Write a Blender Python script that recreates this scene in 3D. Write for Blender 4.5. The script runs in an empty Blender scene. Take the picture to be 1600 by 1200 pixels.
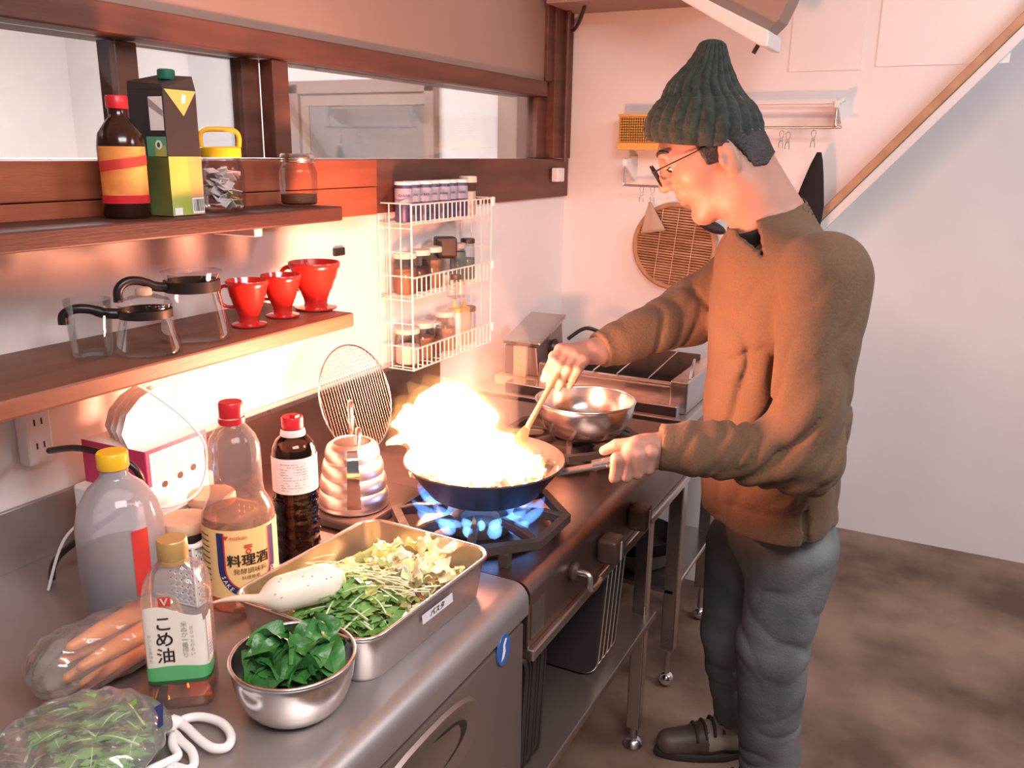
import bpy, bmesh, math, random
import numpy as np
from mathutils import Vector, Matrix
pi = math.pi
scene = bpy.context.scene
COL = scene.collection

# ------------------------------------------------------------------ camera
FPX = 1350.0
PITCH, YAW, ROLL = math.radians(15.05), math.radians(26.9), math.radians(0.83)
CAM = np.array([1.25, 0.0, 1.50])
_f = np.array([-math.sin(YAW) * math.cos(PITCH), math.cos(YAW) * math.cos(PITCH), -math.sin(PITCH)])
_r = np.array([math.cos(YAW), math.sin(YAW), 0.0])
_u = np.cross(_r, _f)
_r2 = math.cos(ROLL) * _r + math.sin(ROLL) * _u
_u2 = -math.sin(ROLL) * _r + math.cos(ROLL) * _u
cd = bpy.data.cameras.new('camera')
cd.sensor_width = 36.0
cd.lens = 36.0 * FPX / 1600.0
cd.clip_start = 0.02
cam = bpy.data.objects.new('camera', cd)
cam.matrix_world = Matrix(((_r2[0], _u2[0], -_f[0], CAM[0]), (_r2[1], _u2[1], -_f[1], CAM[1]),
                           (_r2[2], _u2[2], -_f[2], CAM[2]), (0, 0, 0, 1)))
COL.objects.link(cam)
scene.camera = cam

def at(px, py, **k):
    """where the ray through a pixel of the 1600x1200 photograph meets the plane x=, y= or z="""
    d = (px - 800) / FPX * _r2 + (600 - py) / FPX * _u2 + _f
    (a, v), = k.items()
    i = 'xyz'.index(a)
    return Vector(CAM + d * ((v - CAM[i]) / d[i]))

# ------------------------------------------------------------------ world, lamps, exposure
w = bpy.data.worlds.new('world'); scene.world = w; w.use_nodes = True
w.node_tree.nodes['Background'].inputs[0].default_value = (0.92, 0.86, 0.88, 1)
w.node_tree.nodes['Background'].inputs[1].default_value = 0.12
vs = scene.view_settings
vs.view_transform = 'Standard'; vs.look = 'None'; vs.gamma = 1.0; vs.use_curve_mapping = False
vs.exposure = 0.55

def area(name, loc, target, size, power, color):
    l = bpy.data.lights.new(name, 'AREA'); l.shape = 'RECTANGLE'; l.size, l.size_y = size
    l.energy = power; l.color = color
    o = bpy.data.objects.new(name, l); COL.objects.link(o); o.location = loc
    o.rotation_euler = (Vector(target) - Vector(loc)).to_track_quat('-Z', 'Y').to_euler()
    return o
def point(name, loc, radius, power, color):
    l = bpy.data.lights.new(name, 'POINT'); l.energy = power; l.color = color; l.shadow_soft_size = radius
    o = bpy.data.objects.new(name, l); COL.objects.link(o); o.location = loc
    return o
area('ceiling_lamp_light', (1.70, 0.10, 2.40), (1.15, 0.42, 0.8), (1.2, 0.5), 30, (1.0, 0.93, 0.92))
area('next_room_lamp_light', (-1.3, 1.9, 2.35), (-1.3, 2.3, 0), (1.2, 0.9), 85, (1.0, 0.95, 0.92))
area('stair_lamp_light', (2.6, 2.0, 2.40), (1.9, 2.6, 0.9), (0.9, 0.6), 23, (0.94, 0.94, 1.0))
FLAME = Vector((0.485, 1.225, 1.045))
point('wok_fire_light', FLAME, 0.075, 34, (1.0, 0.355, 0.205))
point('gas_burner_light', (0.57, 1.235, 0.905), 0.04, 0.35, (0.25, 0.45, 1.0))

# ------------------------------------------------------------------ materials
M = {}
def nodes_of(name):
    m = bpy.data.materials.new(name); m.use_nodes = True
    return m, m.node_tree.nodes, m.node_tree.links
def pm(name, col, rough=0.5, metal=0.0, col2=None, vscale=6.0, vdet=4.0, lo=0.35, hi=0.65, bump=0.0, bscale=60.0,
       stretch=(1, 1, 1), rvar=0.0, sheen=0.0, coat=0.0, sss=0.0, trans=0.0, spec=0.5, wave=None):
    m, N, L = nodes_of(name)
    b = N['Principled BSDF']
    b.inputs['Base Color'].default_value = (*col, 1)
    b.inputs['Roughness'].default_value = rough; b.inputs['Metallic'].default_value = metal
    b.inputs['Specular IOR Level'].default_value = spec
    if sheen: b.inputs['Sheen Weight'].default_value = sheen
    if coat: b.inputs['Coat Weight'].default_value = coat; b.inputs['Coat Roughness'].default_value = 0.1
    if sss:
        b.inputs['Subsurface Weight'].default_value = sss
        b.inputs['Subsurface Radius'].default_value = (1, 0.35, 0.2); b.inputs['Subsurface Scale'].default_value = 0.008
    if trans: b.inputs['Transmission Weight'].default_value = trans
    tc = N.new('ShaderNodeTexCoord'); mp = N.new('ShaderNodeMapping'); mp.inputs['Scale'].default_value = stretch
    L.new(tc.outputs['Object'], mp.inputs['Vector'])
    if col2 is not None:
        if wave:
            n = N.new('ShaderNodeTexWave'); n.inputs['Scale'].default_value = vscale; n.bands_direction = wave
            n.inputs['Distortion'].default_value = 3.0; n.inputs['Detail'].default_value = vdet; out = n.outputs['Fac']
        else:
            n = N.new('ShaderNodeTexNoise'); n.inputs['Scale'].default_value = vscale; n.inputs['Detail'].default_value = vdet
            out = n.outputs['Fac']
        L.new(mp.outputs[0], n.inputs['Vector'])
        r = N.new('ShaderNodeValToRGB'); r.color_ramp.elements[0].position = lo; r.color_ramp.elements[1].position = hi
        r.color_ramp.elements[0].color = (*col, 1); r.color_ramp.elements[1].color = (*col2, 1)
        L.new(out, r.inputs[0]); L.new(r.outputs[0], b.inputs['Base Color'])
    if rvar:
        n3 = N.new('ShaderNodeTexNoise'); n3.inputs['Scale'].default_value = vscale * 1.7; n3.inputs['Detail'].default_value = 5
        mr = N.new('ShaderNodeMapRange'); mr.inputs[3].default_value = max(0.02, rough - rvar); mr.inputs[4].default_value = min(1, rough + rvar)
        L.new(mp.outputs[0], n3.inputs['Vector']); L.new(n3.outputs['Fac'], mr.inputs[0]); L.new(mr.outputs[0], b.inputs['Roughness'])
    if bump:
        n2 = N.new('ShaderNodeTexNoise'); n2.inputs['Scale'].default_value = bscale; n2.inputs['Detail'].default_value = 3
        bp = N.new('ShaderNodeBump'); bp.inputs['Strength'].default_value = bump; bp.inputs['Distance'].default_value = 0.004
        L.new(mp.outputs[0], n2.inputs['Vector']); L.new(n2.outputs['Fac'], bp.inputs['Height']); L.new(bp.outputs[0], b.inputs['Normal'])
    M[name] = m
    return m
def glass(name, tint=(1, 1, 1), refl=1.0, rough=0.03, haze=0.0, hazecol=(1, 1, 1)):
    """thin clear wall: lets light through tinted, mirrors at glancing angles; haze = a share of milky diffuse"""
    m, N, L = nodes_of(name)
    N.remove(N['Principled BSDF']); out = N['Material Output']
    t = N.new('ShaderNodeBsdfTransparent'); t.inputs[0].default_value = (*tint, 1)
    g = N.new('ShaderNodeBsdfGlossy'); g.inputs['Roughness'].default_value = rough
    fr = N.new('ShaderNodeFresnel'); fr.inputs[0].default_value = 1.45
    mu = N.new('ShaderNodeMath'); mu.operation = 'MULTIPLY'; mu.inputs[1].default_value = refl
    L.new(fr.outputs[0], mu.inputs[0])
    mx = N.new('ShaderNodeMixShader'); L.new(mu.outputs[0], mx.inputs[0]); L.new(t.outputs[0], mx.inputs[1]); L.new(g.outputs[0], mx.inputs[2])
    res = mx
    if haze:
        df = N.new('ShaderNodeBsdfDiffuse'); df.inputs[0].default_value = (*hazecol, 1)
        m2 = N.new('ShaderNodeMixShader'); m2.inputs[0].default_value = haze
        L.new(mx.outputs[0], m2.inputs[1]); L.new(df.outputs[0], m2.inputs[2]); res = m2
    L.new(res.outputs[0], out.inputs['Surface'])
    M[name] = m
    return m
def fire(name, col, strength):
    """glowing gas: an emitting volume"""
    m, N, L = nodes_of(name)
    N.remove(N['Principled BSDF']); out = N['Material Output']
    e = N.new('ShaderNodeEmission'); e.inputs[0].default_value = (*col, 1); e.inputs[1].default_value = strength
    L.new(e.outputs[0], out.inputs['Volume'])
    M[name] = m
    return m
def smoke(name, col, density):
    m, N, L = nodes_of(name)
    N.remove(N['Principled BSDF']); out = N['Material Output']
    e = N.new('ShaderNodeVolumeScatter'); e.inputs[0].default_value = (*col, 1); e.inputs['Density'].default_value = density
    L.new(e.outputs[0], out.inputs['Volume'])
    M[name] = m
    return m

pm('white_wall', (0.80, 0.76, 0.75), 0.75, col2=(0.86, 0.82, 0.81), vscale=2.0, bump=0.08, bscale=25)
pm('panel_paint', (0.32, 0.215, 0.175), 0.6, col2=(0.36, 0.25, 0.205), vscale=1.5, bump=0.05, bscale=20)
pm('concrete', (0.115, 0.066, 0.047), 0.8, col2=(0.30, 0.198, 0.145), vscale=2.6, vdet=8, lo=0.36, hi=0.62, bump=0.5, bscale=30)
pm('dark_wood', (0.10, 0.035, 0.022), 0.5, col2=(0.16, 0.06, 0.04), vscale=4, stretch=(6, 0.7, 6), bump=0.12, bscale=40)
pm('red_wood', (0.26, 0.06, 0.025), 0.5, col2=(0.36, 0.10, 0.045), vscale=4, stretch=(6, 0.7, 6), bump=0.1, bscale=40)
pm('shelf_wood', (0.045, 0.013, 0.009), 0.55, col2=(0.085, 0.026, 0.017), vscale=5, stretch=(7, 0.6, 7), bump=0.15, bscale=50)
pm('low_shelf_wood', (0.14, 0.055, 0.033), 0.5, col2=(0.20, 0.085, 0.05), vscale=5, stretch=(7, 0.6, 7), bump=0.1, bscale=50)
pm('stair_wood', (0.45, 0.24, 0.13), 0.5, col2=(0.55, 0.32, 0.18), vscale=4, stretch=(5, 5, 5))
pm('door_wood', (0.30, 0.20, 0.17), 0.6)
pm('steel', (0.58, 0.55, 0.54), 0.28, 1.0, rvar=0.08, vscale=3, bump=0.03, bscale=14)
pm('counter_steel', (0.44, 0.40, 0.39), 0.40, 0.75, col2=(0.36, 0.325, 0.315), vscale=4, vdet=6, rvar=0.1, bump=0.03, bscale=8)
pm('door_steel', (0.30, 0.235, 0.21), 0.38, 0.75, rvar=0.06, vscale=3)
pm('stove_steel', (0.36, 0.27, 0.24), 0.38, 1.0, col2=(0.24, 0.17, 0.15), vscale=5, vdet=6, rvar=0.1, bump=0.06, bscale=20)
pm('bright_steel', (0.80, 0.78, 0.77), 0.22, 1.0, rvar=0.04, vscale=6)
pm('kettle_steel', (0.84, 0.80, 0.78), 0.33, 1.0)
pm('chrome', (0.85, 0.83, 0.82), 0.08, 1.0)
pm('cast_iron', (0.07, 0.055, 0.05), 0.55, 0.4, bump=0.25, bscale=120)
pm('black_pan', (0.040, 0.030, 0.027), 0.5, 0.1, rvar=0.1)
pm('black_plastic', (0.015, 0.012, 0.012), 0.35)
pm('brown_plastic', (0.05, 0.028, 0.022), 0.45)
pm('white_paint', (0.80, 0.78, 0.77), 0.45)
pm('white_wire', (0.86, 0.80, 0.74), 0.35)
pm('white_plastic', (0.84, 0.83, 0.82), 0.35)
pm('paper', (0.84, 0.82, 0.80), 0.7)
pm('grey_glass', (0.20, 0.19, 0.19), 0.25)
pm('magenta', (0.55, 0.03, 0.12), 0.5)
pm('red_plastic', (0.55, 0.02, 0.015), 0.22, coat=0.6)
pm('cap_red', (0.62, 0.02, 0.03), 0.35)
pm('cap_yellow', (0.85, 0.50, 0.02), 0.35)
pm('cap_gold', (0.55, 0.33, 0.12), 0.35, 0.3)
pm('cap_green', (0.02, 0.14, 0.09), 0.4)
pm('soy', (0.030, 0.010, 0.006), 0.15)
pm('print_dark', (0.04, 0.025, 0.02), 0.6)
pm('print_brown', (0.12, 0.05, 0.03), 0.6)
pm('print_grey', (0.38, 0.34, 0.33), 0.6)
pm('print_red', (0.60, 0.04, 0.03), 0.6)
pm('print_navy', (0.02, 0.03, 0.14), 0.6)
pm('print_white', (0.88, 0.87, 0.86), 0.6)
pm('label_yellow', (0.86, 0.62, 0.27), 0.5)
pm('label_cream', (0.82, 0.74, 0.66), 0.5)
pm('label_white', (0.82, 0.80, 0.82), 0.5)
pm('label_green', (0.10, 0.42, 0.16), 0.5)
pm('label_dark_green', (0.02, 0.10, 0.04), 0.5)
pm('label_orange', (0.75, 0.16, 0.04), 0.45, col2=(0.85, 0.42, 0.10), vscale=18)
pm('label_blue', (0.055, 0.05, 0.15), 0.4)
pm('label_pale_blue', (0.34, 0.34, 0.42), 0.4)
pm('carton_black', (0.04, 0.032, 0.03), 0.4)
pm('carton_green', (0.33, 0.42, 0.06), 0.45, col2=(0.42, 0.50, 0.12), vscale=10)
pm('carton_orange', (0.60, 0.32, 0.13), 0.45, col2=(0.42, 0.42, 0.10), vscale=14)
pm('carton_lime', (0.42, 0.44, 0.12), 0.45)
pm('carton_olive', (0.10, 0.11, 0.03), 0.45, col2=(0.16, 0.18, 0.05), vscale=12)
pm('carton_mint', (0.12, 0.38, 0.20), 0.45)
pm('brand_blue', (0.03, 0.12, 0.42), 0.4)
pm('cork', (0.55, 0.34, 0.24), 0.7, bump=0.2)
pm('tan_wood', (0.62, 0.40, 0.26), 0.55, col2=(0.70, 0.47, 0.31), vscale=5, stretch=(3, 14, 3))
pm('spatula_wood', (0.55, 0.33, 0.15), 0.5, col2=(0.64, 0.41, 0.20), vscale=6)
pm('bamboo', (0.40, 0.19, 0.09), 0.5, col2=(0.52, 0.27, 0.14), vscale=20)
pm('bamboo_dark', (0.24, 0.10, 0.05), 0.6)
pm('rattan', (0.80, 0.42, 0.10), 0.5)
pm('cloth_tan', (0.50, 0.33, 0.24), 0.85, bump=0.2)
pm('cloth_black', (0.012, 0.011, 0.012), 0.9, bump=0.3, bscale=80)
pm('daikon', (0.84, 0.80, 0.70), 0.45, col2=(0.80, 0.74, 0.60), vscale=12, stretch=(1, 1, 1), sss=0.15)
pm('daikon_green', (0.66, 0.68, 0.40), 0.5)
pm('spinach', (0.022, 0.13, 0.03), 0.38, col2=(0.06, 0.22, 0.05), vscale=30, bump=0.3, bscale=90)
pm('mizuna', (0.09, 0.25, 0.05), 0.45, col2=(0.20, 0.40, 0.11), vscale=30)
pm('mizuna_stem', (0.55, 0.66, 0.38), 0.45)
pm('cabbage', (0.70, 0.74, 0.38), 0.45, col2=(0.86, 0.86, 0.66), vscale=25)
pm('cabbage_green', (0.36, 0.46, 0.12), 0.45, col2=(0.55, 0.62, 0.25), vscale=25)
pm('shred', (0.86, 0.80, 0.52), 0.45)
pm('cucumber', (0.22, 0.30, 0.10), 0.4, col2=(0.36, 0.42, 0.18), vscale=15, stretch=(1, 1, 1))
pm('carrot', (0.72, 0.20, 0.04), 0.45, col2=(0.80, 0.28, 0.07), vscale=10, stretch=(1, 1, 8))
pm('bag_green', (0.20, 0.34, 0.10), 0.5, col2=(0.32, 0.46, 0.18), vscale=30)
pm('food', (0.80, 0.72, 0.52), 0.6, col2=(0.85, 0.62, 0.35), vscale=40)
pm('coffee', (0.20, 0.07, 0.035), 0.6, bump=0.4, bscale=200)
pm('spice_brown', (0.30, 0.15, 0.09), 0.7, bump=0.4, bscale=160)
pm('spice_dark', (0.07, 0.04, 0.035), 0.7, bump=0.4, bscale=160)
pm('lid_cream', (0.74, 0.62, 0.53), 0.5)
pm('teal_label', (0.10, 0.17, 0.16), 0.5)
pm('mustard', (0.75, 0.55, 0.12), 0.4)
pm('packet', (0.72, 0.66, 0.66), 0.6, col2=(0.55, 0.49, 0.50), vscale=20)
pm('packet_orange', (0.80, 0.45, 0.10), 0.6)
pm('skin', (0.38, 0.20, 0.15), 0.5, sss=0.22, col2=(0.42, 0.23, 0.175), vscale=14, bump=0.05, bscale=300)
pm('lip', (0.36, 0.13, 0.11), 0.45)
pm('hair', (0.018, 0.014, 0.014), 0.55, bump=0.5, bscale=250)
pm('stubble', (0.34, 0.20, 0.16), 0.6)
pm('knit', (0.016, 0.026, 0.021), 0.95, col2=(0.034, 0.046, 0.038), vscale=60, sheen=0.08, bump=0.9, bscale=130)
pm('sweat', (0.120, 0.070, 0.039), 0.95, col2=(0.145, 0.085, 0.049), vscale=350, sheen=0.05, bump=0.25, bscale=180)
pm('denim', (0.115, 0.125, 0.125), 0.9, col2=(0.20, 0.21, 0.21), vscale=9, vdet=8, bump=0.3, bscale=220)
pm('shoe_leather', (0.06, 0.04, 0.03), 0.55, col2=(0.11, 0.075, 0.055), vscale=20)
pm('shoe_knit', (0.30, 0.23, 0.18), 0.8)
pm('sole', (0.035, 0.028, 0.024), 0.7)
pm('eye_white', (0.75, 0.72, 0.70), 0.25)
pm('iris', (0.03, 0.015, 0.01), 0.2)
glass('clear_glass', (0.97, 0.97, 0.97), refl=0.5)
glass('window_glass', (0.93, 0.93, 0.94), refl=0.6)
glass('smoke_glass', (0.70, 0.64, 0.60))
glass('pet', (0.95, 0.94, 0.94), refl=0.6, haze=0.07)
glass('cloudy_pet', (0.85, 0.83, 0.86), haze=0.30, hazecol=(0.85, 0.82, 0.86))
glass('oil', (0.90, 0.52, 0.20), haze=0.06, hazecol=(0.8, 0.35, 0.1))
glass('sake', (0.82, 0.55, 0.32), haze=0.22, hazecol=(0.70, 0.38, 0.16))
glass('syrup', (0.45, 0.22, 0.14), haze=0.35, hazecol=(0.30, 0.10, 0.06))
glass('bag_film', (0.93, 0.95, 0.93), refl=1.6, rough=0.12, haze=0.12, hazecol=(0.85, 0.88, 0.85))
fire('fire_core', (1.0, 0.58, 0.30), 120.0)
fire('fire_edge', (1.0, 0.40, 0.12), 8.0)
fire('gas_blue', (0.12, 0.36, 1.0), 48.0)
fire('gas_yellow', (1.0, 0.55, 0.12), 30.0)
fire('fire_halo', (1.0, 0.42, 0.16), 0.9)  # weak emission standing in for the soft glow round the fire
smoke('steam', (1.0, 0.95, 0.9), 0.35)

# ------------------------------------------------------------------ mesh helpers
def link(o, parent=None):
    COL.objects.link(o)
    if parent is not None: o.parent = parent
    return o
def tag(o, label, cat, group=None):
    o['label'] = label; o['category'] = cat
    if group: o['group'] = group
    return o
def thing(name, label, cat, loc=(0, 0, 0), rz=0.0, group=None):
    o = bpy.data.objects.new(name, None); o.empty_display_size = 0.05
    o.location = loc; o.rotation_euler = (0, 0, rz)
    COL.objects.link(o)
    return tag(o, label, cat, group)
def finish(me, smooth=35):
    if smooth:
        me.polygons.foreach_set('use_smooth', [True] * len(me.polygons))
        if smooth < 180: me.set_sharp_from_angle(angle=math.radians(smooth))
    me.update()
class MB:
    def __init__(s): s.v = []; s.f = []; s.mi = []; s.cur = 0
    def add(s, v, f):
        n = len(s.v); s.v.extend(tuple(p) for p in v); s.f.extend(tuple(i + n for i in q) for q in f); s.mi.extend([s.cur] * len(f))
        return s
    def box(s, c, d, rot=None):
        x, y, z = d[0] / 2, d[1] / 2, d[2] / 2
        v = [Vector((a * x, b * y, e * z)) for a in (-1, 1) for b in (-1, 1) for e in (-1, 1)]
        if rot is not None: v = [rot @ p for p in v]
        c = Vector(c)
        return s.add([p + c for p in v], [(0, 1, 3, 2), (4, 6, 7, 5), (0, 4, 5, 1), (2, 3, 7, 6), (0, 2, 6, 4), (1, 5, 7, 3)])
    def span(s, a, b):
        a = Vector(a); b = Vector(b)
        return s.box((a + b) / 2, (abs(b.x - a.x), abs(b.y - a.y), abs(b.z - a.z)))
    def bar(s, a, b, wd, ht, up=(0, 0, 1)):
        a = Vector(a); b = Vector(b); d = b - a; l = d.length; d.normalize()
        sx = d.cross(Vector(up)).normalized(); uz = sx.cross(d)
        return s.box((a + b) / 2, (wd, l, ht), Matrix((sx, d, uz)).transposed())
    def tube(s, pts, r, n=8, closed=False, caps=True):
        pts = [Vector(p) for p in pts]; k = len(pts)
        rs = r if isinstance(r, (list, tuple)) else [r] * k
        tan = []
        for i in range(k):
            a = pts[(i - 1) % k] if (closed or i > 0) else pts[i]; b = pts[(i + 1) % k] if (closed or i < k - 1) else pts[i]
            tan.append((b - a).normalized())
        t0 = tan[0]; ref = Vector((0, 0, 1)) if abs(t0.z) < 0.9 else Vector((1, 0, 0))
        nx = t0.cross(ref).normalized(); vv = []
        for i in range(k):
            t = tan[i]; nx = (nx - t * nx.dot(t)).normalized(); ny = t.cross(nx)
            for j in range(n):
                a = 2 * pi * j / n
                vv.append(pts[i] + (nx * math.cos(a) + ny * math.sin(a)) * rs[i])
        ff = []
        for i in range(k if closed else k - 1):
            i2 = (i + 1) % k
            for j in range(n):
                ff.append((i * n + j, i * n + (j + 1) % n, i2 * n + (j + 1) % n, i2 * n + j))
        if caps and not closed:
            ff.append(tuple(reversed(range(n)))); ff.append(tuple(range((k - 1) * n, k * n)))
        return s.add(vv, ff)
    def lathe(s, prof, n=32, c=(0, 0, 0), cap0=True, cap1=True, mat=None, sup=2.0, a0=0.0, a1=2 * pi):
        """prof [(r,z)..] from bottom to top; sup>2 gives a squarish section"""
        vv = []; full = abs(a1 - a0 - 2 * pi) < 1e-6; m = n if full else n + 1
        for r, z in prof:
            for j in range(m):
                a = a0 + (a1 - a0) * j / n; ca, sa = math.cos(a), math.sin(a)
                q = r / (abs(ca) ** sup + abs(sa) ** sup) ** (1 / sup) if sup != 2.0 else r
                p = Vector((q * ca, q * sa, z))
                if mat is not None: p = mat @ p
                vv.append(p + Vector(c))
        ff = []
        for i in range(len(prof) - 1):
            for j in range(n):
                j2 = (j + 1) % m
                ff.append((i * m + j, i * m + j2, (i + 1) * m + j2, (i + 1) * m + j))
        if full and cap0: ff.append(tuple(reversed(range(m))))
        if full and cap1: ff.append(tuple(range((len(prof) - 1) * m, len(prof) * m)))
        return s.add(vv, ff)
    def ball(s, c, r, n=12, m=8, rot=None):
        r = Vector(r) if not isinstance(r, (int, float)) else Vector((r, r, r)); vv = []; ff = []
        for i in range(m + 1):
            t = pi * i / m
            for j in range(n):
                a = 2 * pi * j / n
                p = Vector((r.x * math.sin(t) * math.cos(a), r.y * math.sin(t) * math.sin(a), -r.z * math.cos(t)))
                if rot is not None: p = rot @ p
                vv.append(p + Vector(c))
        for i in range(m):
            for j in range(n):
                ff.append((i * n + j, i * n + (j + 1) % n, (i + 1) * n + (j + 1) % n, (i + 1) * n + j))
        return s.add(vv, ff)
    def grid(s, fn, nu, nv, wrap=False):
        vv = [fn(i / nu, j / nv) for i in range(nu + 1) for j in range(nv + 1)]
        ff = [(i * (nv + 1) + j, (i + 1) * (nv + 1) + j, (i + 1) * (nv + 1) + j + 1, i * (nv + 1) + j + 1) for i in range(nu) for j in range(nv)]
        return s.add(vv, ff)
    def prism(s, poly, axis, a, b):
        """poly = 2-D points in the two other axes (in x,y,z order), swept along axis from a to b"""
        k = 'xyz'.index(axis); n = len(poly); vv = []
        for t in (a, b):
            for p in poly:
                q = list(p); q.insert(k, t); vv.append(q)
        ff = [tuple(range(n)), tuple(reversed(range(n, 2 * n)))] + [(i, i + n, (i + 1) % n + n, (i + 1) % n) for i in range(n)]
        return s.add(vv, ff)
    def mesh(s, name, mats, smooth=35, bevel=0.0, bseg=2, weld=True):
        me = bpy.data.meshes.new(name)
        me.from_pydata([tuple(p) for p in s.v], [], s.f)
        for m in (mats if isinstance(mats, (list, tuple)) else [mats]): me.materials.append(M[m])
        if any(s.mi): me.polygons.foreach_set('material_index', s.mi)
        bm = bmesh.new(); bm.from_mesh(me)
        if weld: bmesh.ops.remove_doubles(bm, verts=bm.verts, dist=1e-6)
        bmesh.ops.recalc_face_normals(bm, faces=bm.faces)
        if bevel:
            ed = [e for e in bm.edges if len(e.link_faces) == 2 and e.calc_face_angle(0) > 0.6]
            bmesh.ops.bevel(bm, geom=ed, offset=bevel, segments=bseg, profile=0.5, affect='EDGES', clamp_overlap=True)
        bm.to_mesh(me); bm.free()
        finish(me, smooth)
        return me
    def build(s, name, mats, parent=None, smooth=35, bevel=0.0, bseg=2, loc=None, rz=None, weld=True):
        o = bpy.data.objects.new(name, s.mesh(name, mats, smooth, bevel, bseg, weld))
        if loc is not None: o.location = loc
        if rz is not None: o.rotation_euler = (0, 0, rz)
        return link(o, parent)
def mesh_obj(name, v, f, mats, parent=None, smooth=180):
    me = bpy.data.meshes.new(name); me.from_pydata([tuple(p) for p in v], [], [tuple(int(i) for i in q) for q in f])
    for m in (mats if isinstance(mats, (list, tuple)) else [mats]): me.materials.append(M[m])
    finish(me, smooth)
    return link(bpy.data.objects.new(name, me), parent)
def copy_obj(o, parent=None, **k):
    c = o.copy(); COL.objects.link(c); c.parent = parent
    for a, v in k.items(): setattr(c, a, v)
    return c
def struct(o, kind='structure'):
    o['kind'] = kind
    return o
def spline(pts, n=8, closed=False):
    """Catmull-Rom through pts"""
    P = [Vector(p) for p in pts]; out = []; k = len(P)
    for i in range(k if closed else k - 1):
        g = lambda j: P[j % k] if closed else P[max(0, min(k - 1, j))]
        a, b, c, d = g(i - 1), g(i), g(i + 1), g(i + 2)
        for q in range(n):
            t = q / n
            out.append(0.5 * ((2 * b) + (c - a) * t + (2 * a - 5 * b + 4 * c - d) * t * t + (3 * b - a - 3 * c + d) * t ** 3))
    if not closed: out.append(P[-1])
    return out
_font = {}
def glyphs(body, size=1.0, align='CENTER', bold=0.0):
    """2-D triangles of a line of lettering, baseline at 0"""
    c = bpy.data.curves.new('lettering', 'FONT'); c.body = body; c.size = size; c.align_x = align; c.resolution_u = 3
    o = bpy.data.objects.new('lettering', c); COL.objects.link(o)
    bpy.context.view_layer.update()
    me = bpy.data.meshes.new_from_object(o.evaluated_get(bpy.context.evaluated_depsgraph_get()))
    v = [(p.co.x, p.co.y) for p in me.vertices]; f = [tuple(p.vertices) for p in me.polygons]
    bpy.data.objects.remove(o); bpy.data.curves.remove(c); bpy.data.meshes.remove(me)
    return v, f
def lettering(lines, mapf, mat, parent, name='lettering'):
    """lines: [(text, size, u, v, bold)] in metres on the label; mapf(u,v)->point"""
    b = MB()
    for t, sz, u, v, bold in lines:
        gv, gf = glyphs(t, sz)
        for du, dv in ((0, 0), (bold, 0), (-bold, 0), (0, bold)) if bold else ((0, 0),):
            b.add([mapf(u + p[0] + du, v + p[1] + dv) for p in gv], gf)
    return b.build(name, mat, parent, smooth=0, weld=False)

# ================================================================== THE SETTING
YB = 2.85      # far wall
struct(MB().span((-0.3, -2.0, -0.05), (4.6, 3.75, 0.0)).build('floor', 'concrete', smooth=0))
struct(MB().span((-0.12, -2.0, 0), (0, 2.97, 1.352)).build('wall_left', 'white_wall', smooth=0))
struct(MB().span((-0.12, -2.0, 1.72), (0, 2.97, 2.5)).build('wall_left', 'panel_paint', smooth=0))
wb = MB(); wb.prism([(0.0, 0.0), (0.70, 0.0), (0.70, 1.139), (1.75, 2.367), (1.75, 2.5), (0.0, 2.5)], 'y', YB, YB + 0.12)
struct(wb.build('wall_back', 'white_wall', smooth=0))
struct(MB().span((0.58, 3.6, 0), (4.6, 3.72, 2.5)).build('wall_back', 'white_wall', smooth=0))
struct(MB().span((0.58, YB + 0.121, 0), (0.699, 3.6, 1.139)).build('wall_alcove', 'white_wall', smooth=0))
struct(MB().span((-0.3, -2.0, 2.5), (4.6, 3.75, 2.56)).build('ceiling', 'white_wall', smooth=0))
# timber rails of the window band
struct(MB().span((-0.12, -2.0, 1.353), (0.014, 2.845, 1.479)).build('trim_1', 'dark_wood', smooth=0, bevel=0.003))
struct(MB().span((-0.12, -2.0, 1.673), (0.014, 2.66, 1.719)).build('trim_2', 'dark_wood', smooth=0, bevel=0.003))
struct(MB().span((-0.12, 2.705, 1.48), (0.02, 2.845, 2.49)).build('trim_3', 'dark_wood', smooth=0, bevel=0.003))
struct(MB().span((-0.12, 2.66, 1.721), (0.012, 2.704, 2.49)).build('trim_4', 'dark_wood', smooth=0, bevel=0.003))
# soffit board by the far wall, the slanting white beam, the stair string
struct(MB().span((0.021, 2.62, 1.945), (0.62, YB - 0.001, 2.49)).build('trim_5', 'panel_paint', smooth=0))
yb = 2.42
A = [at(*q, y=yb) for q in ((1064, 0), (1186, 71), (1199, 73), (1202, 48), (1107, 0))]
ext = A[0] + (A[0] - A[1]) * 1.6; ext2 = A[4] + (A[4] - A[3]) * 2.4
beam = MB().prism([(p.x, p.z) for p in (ext, A[1], A[2], A[3], ext2)], 'y', yb, yb + 0.17).build('trim_6', 'white_paint', smooth=0, bevel=0.004)
struct(beam)
yb2 = 2.46
B2 = [at(*q, y=yb2) for q in ((1110, 1), (1200, 47), (1217, 30), (1232, 0))]
e1 = B2[0] + (B2[0] - B2[1]) * 2.2; e2 = B2[3] + Vector((0.12, 0, 0.34))
struct(MB().prism([(p.x, p.z) for p in (e1, B2[1], B2[2], B2[3], e2)], 'y', yb2, yb2 + 0.12).build('trim_7', 'panel_paint', smooth=0))
bo = at(1180, 76, y=2.46)
tag(MB().tube([bo + Vector((0.012, 0, 0.018)), bo + Vector((-0.004, 0, -0.012))], 0.006, 8).build('bolt', 'brown_plastic', smooth=40),
    'small dark bolt sticking out under the end of the white slanting beam', 'bolt')
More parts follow.
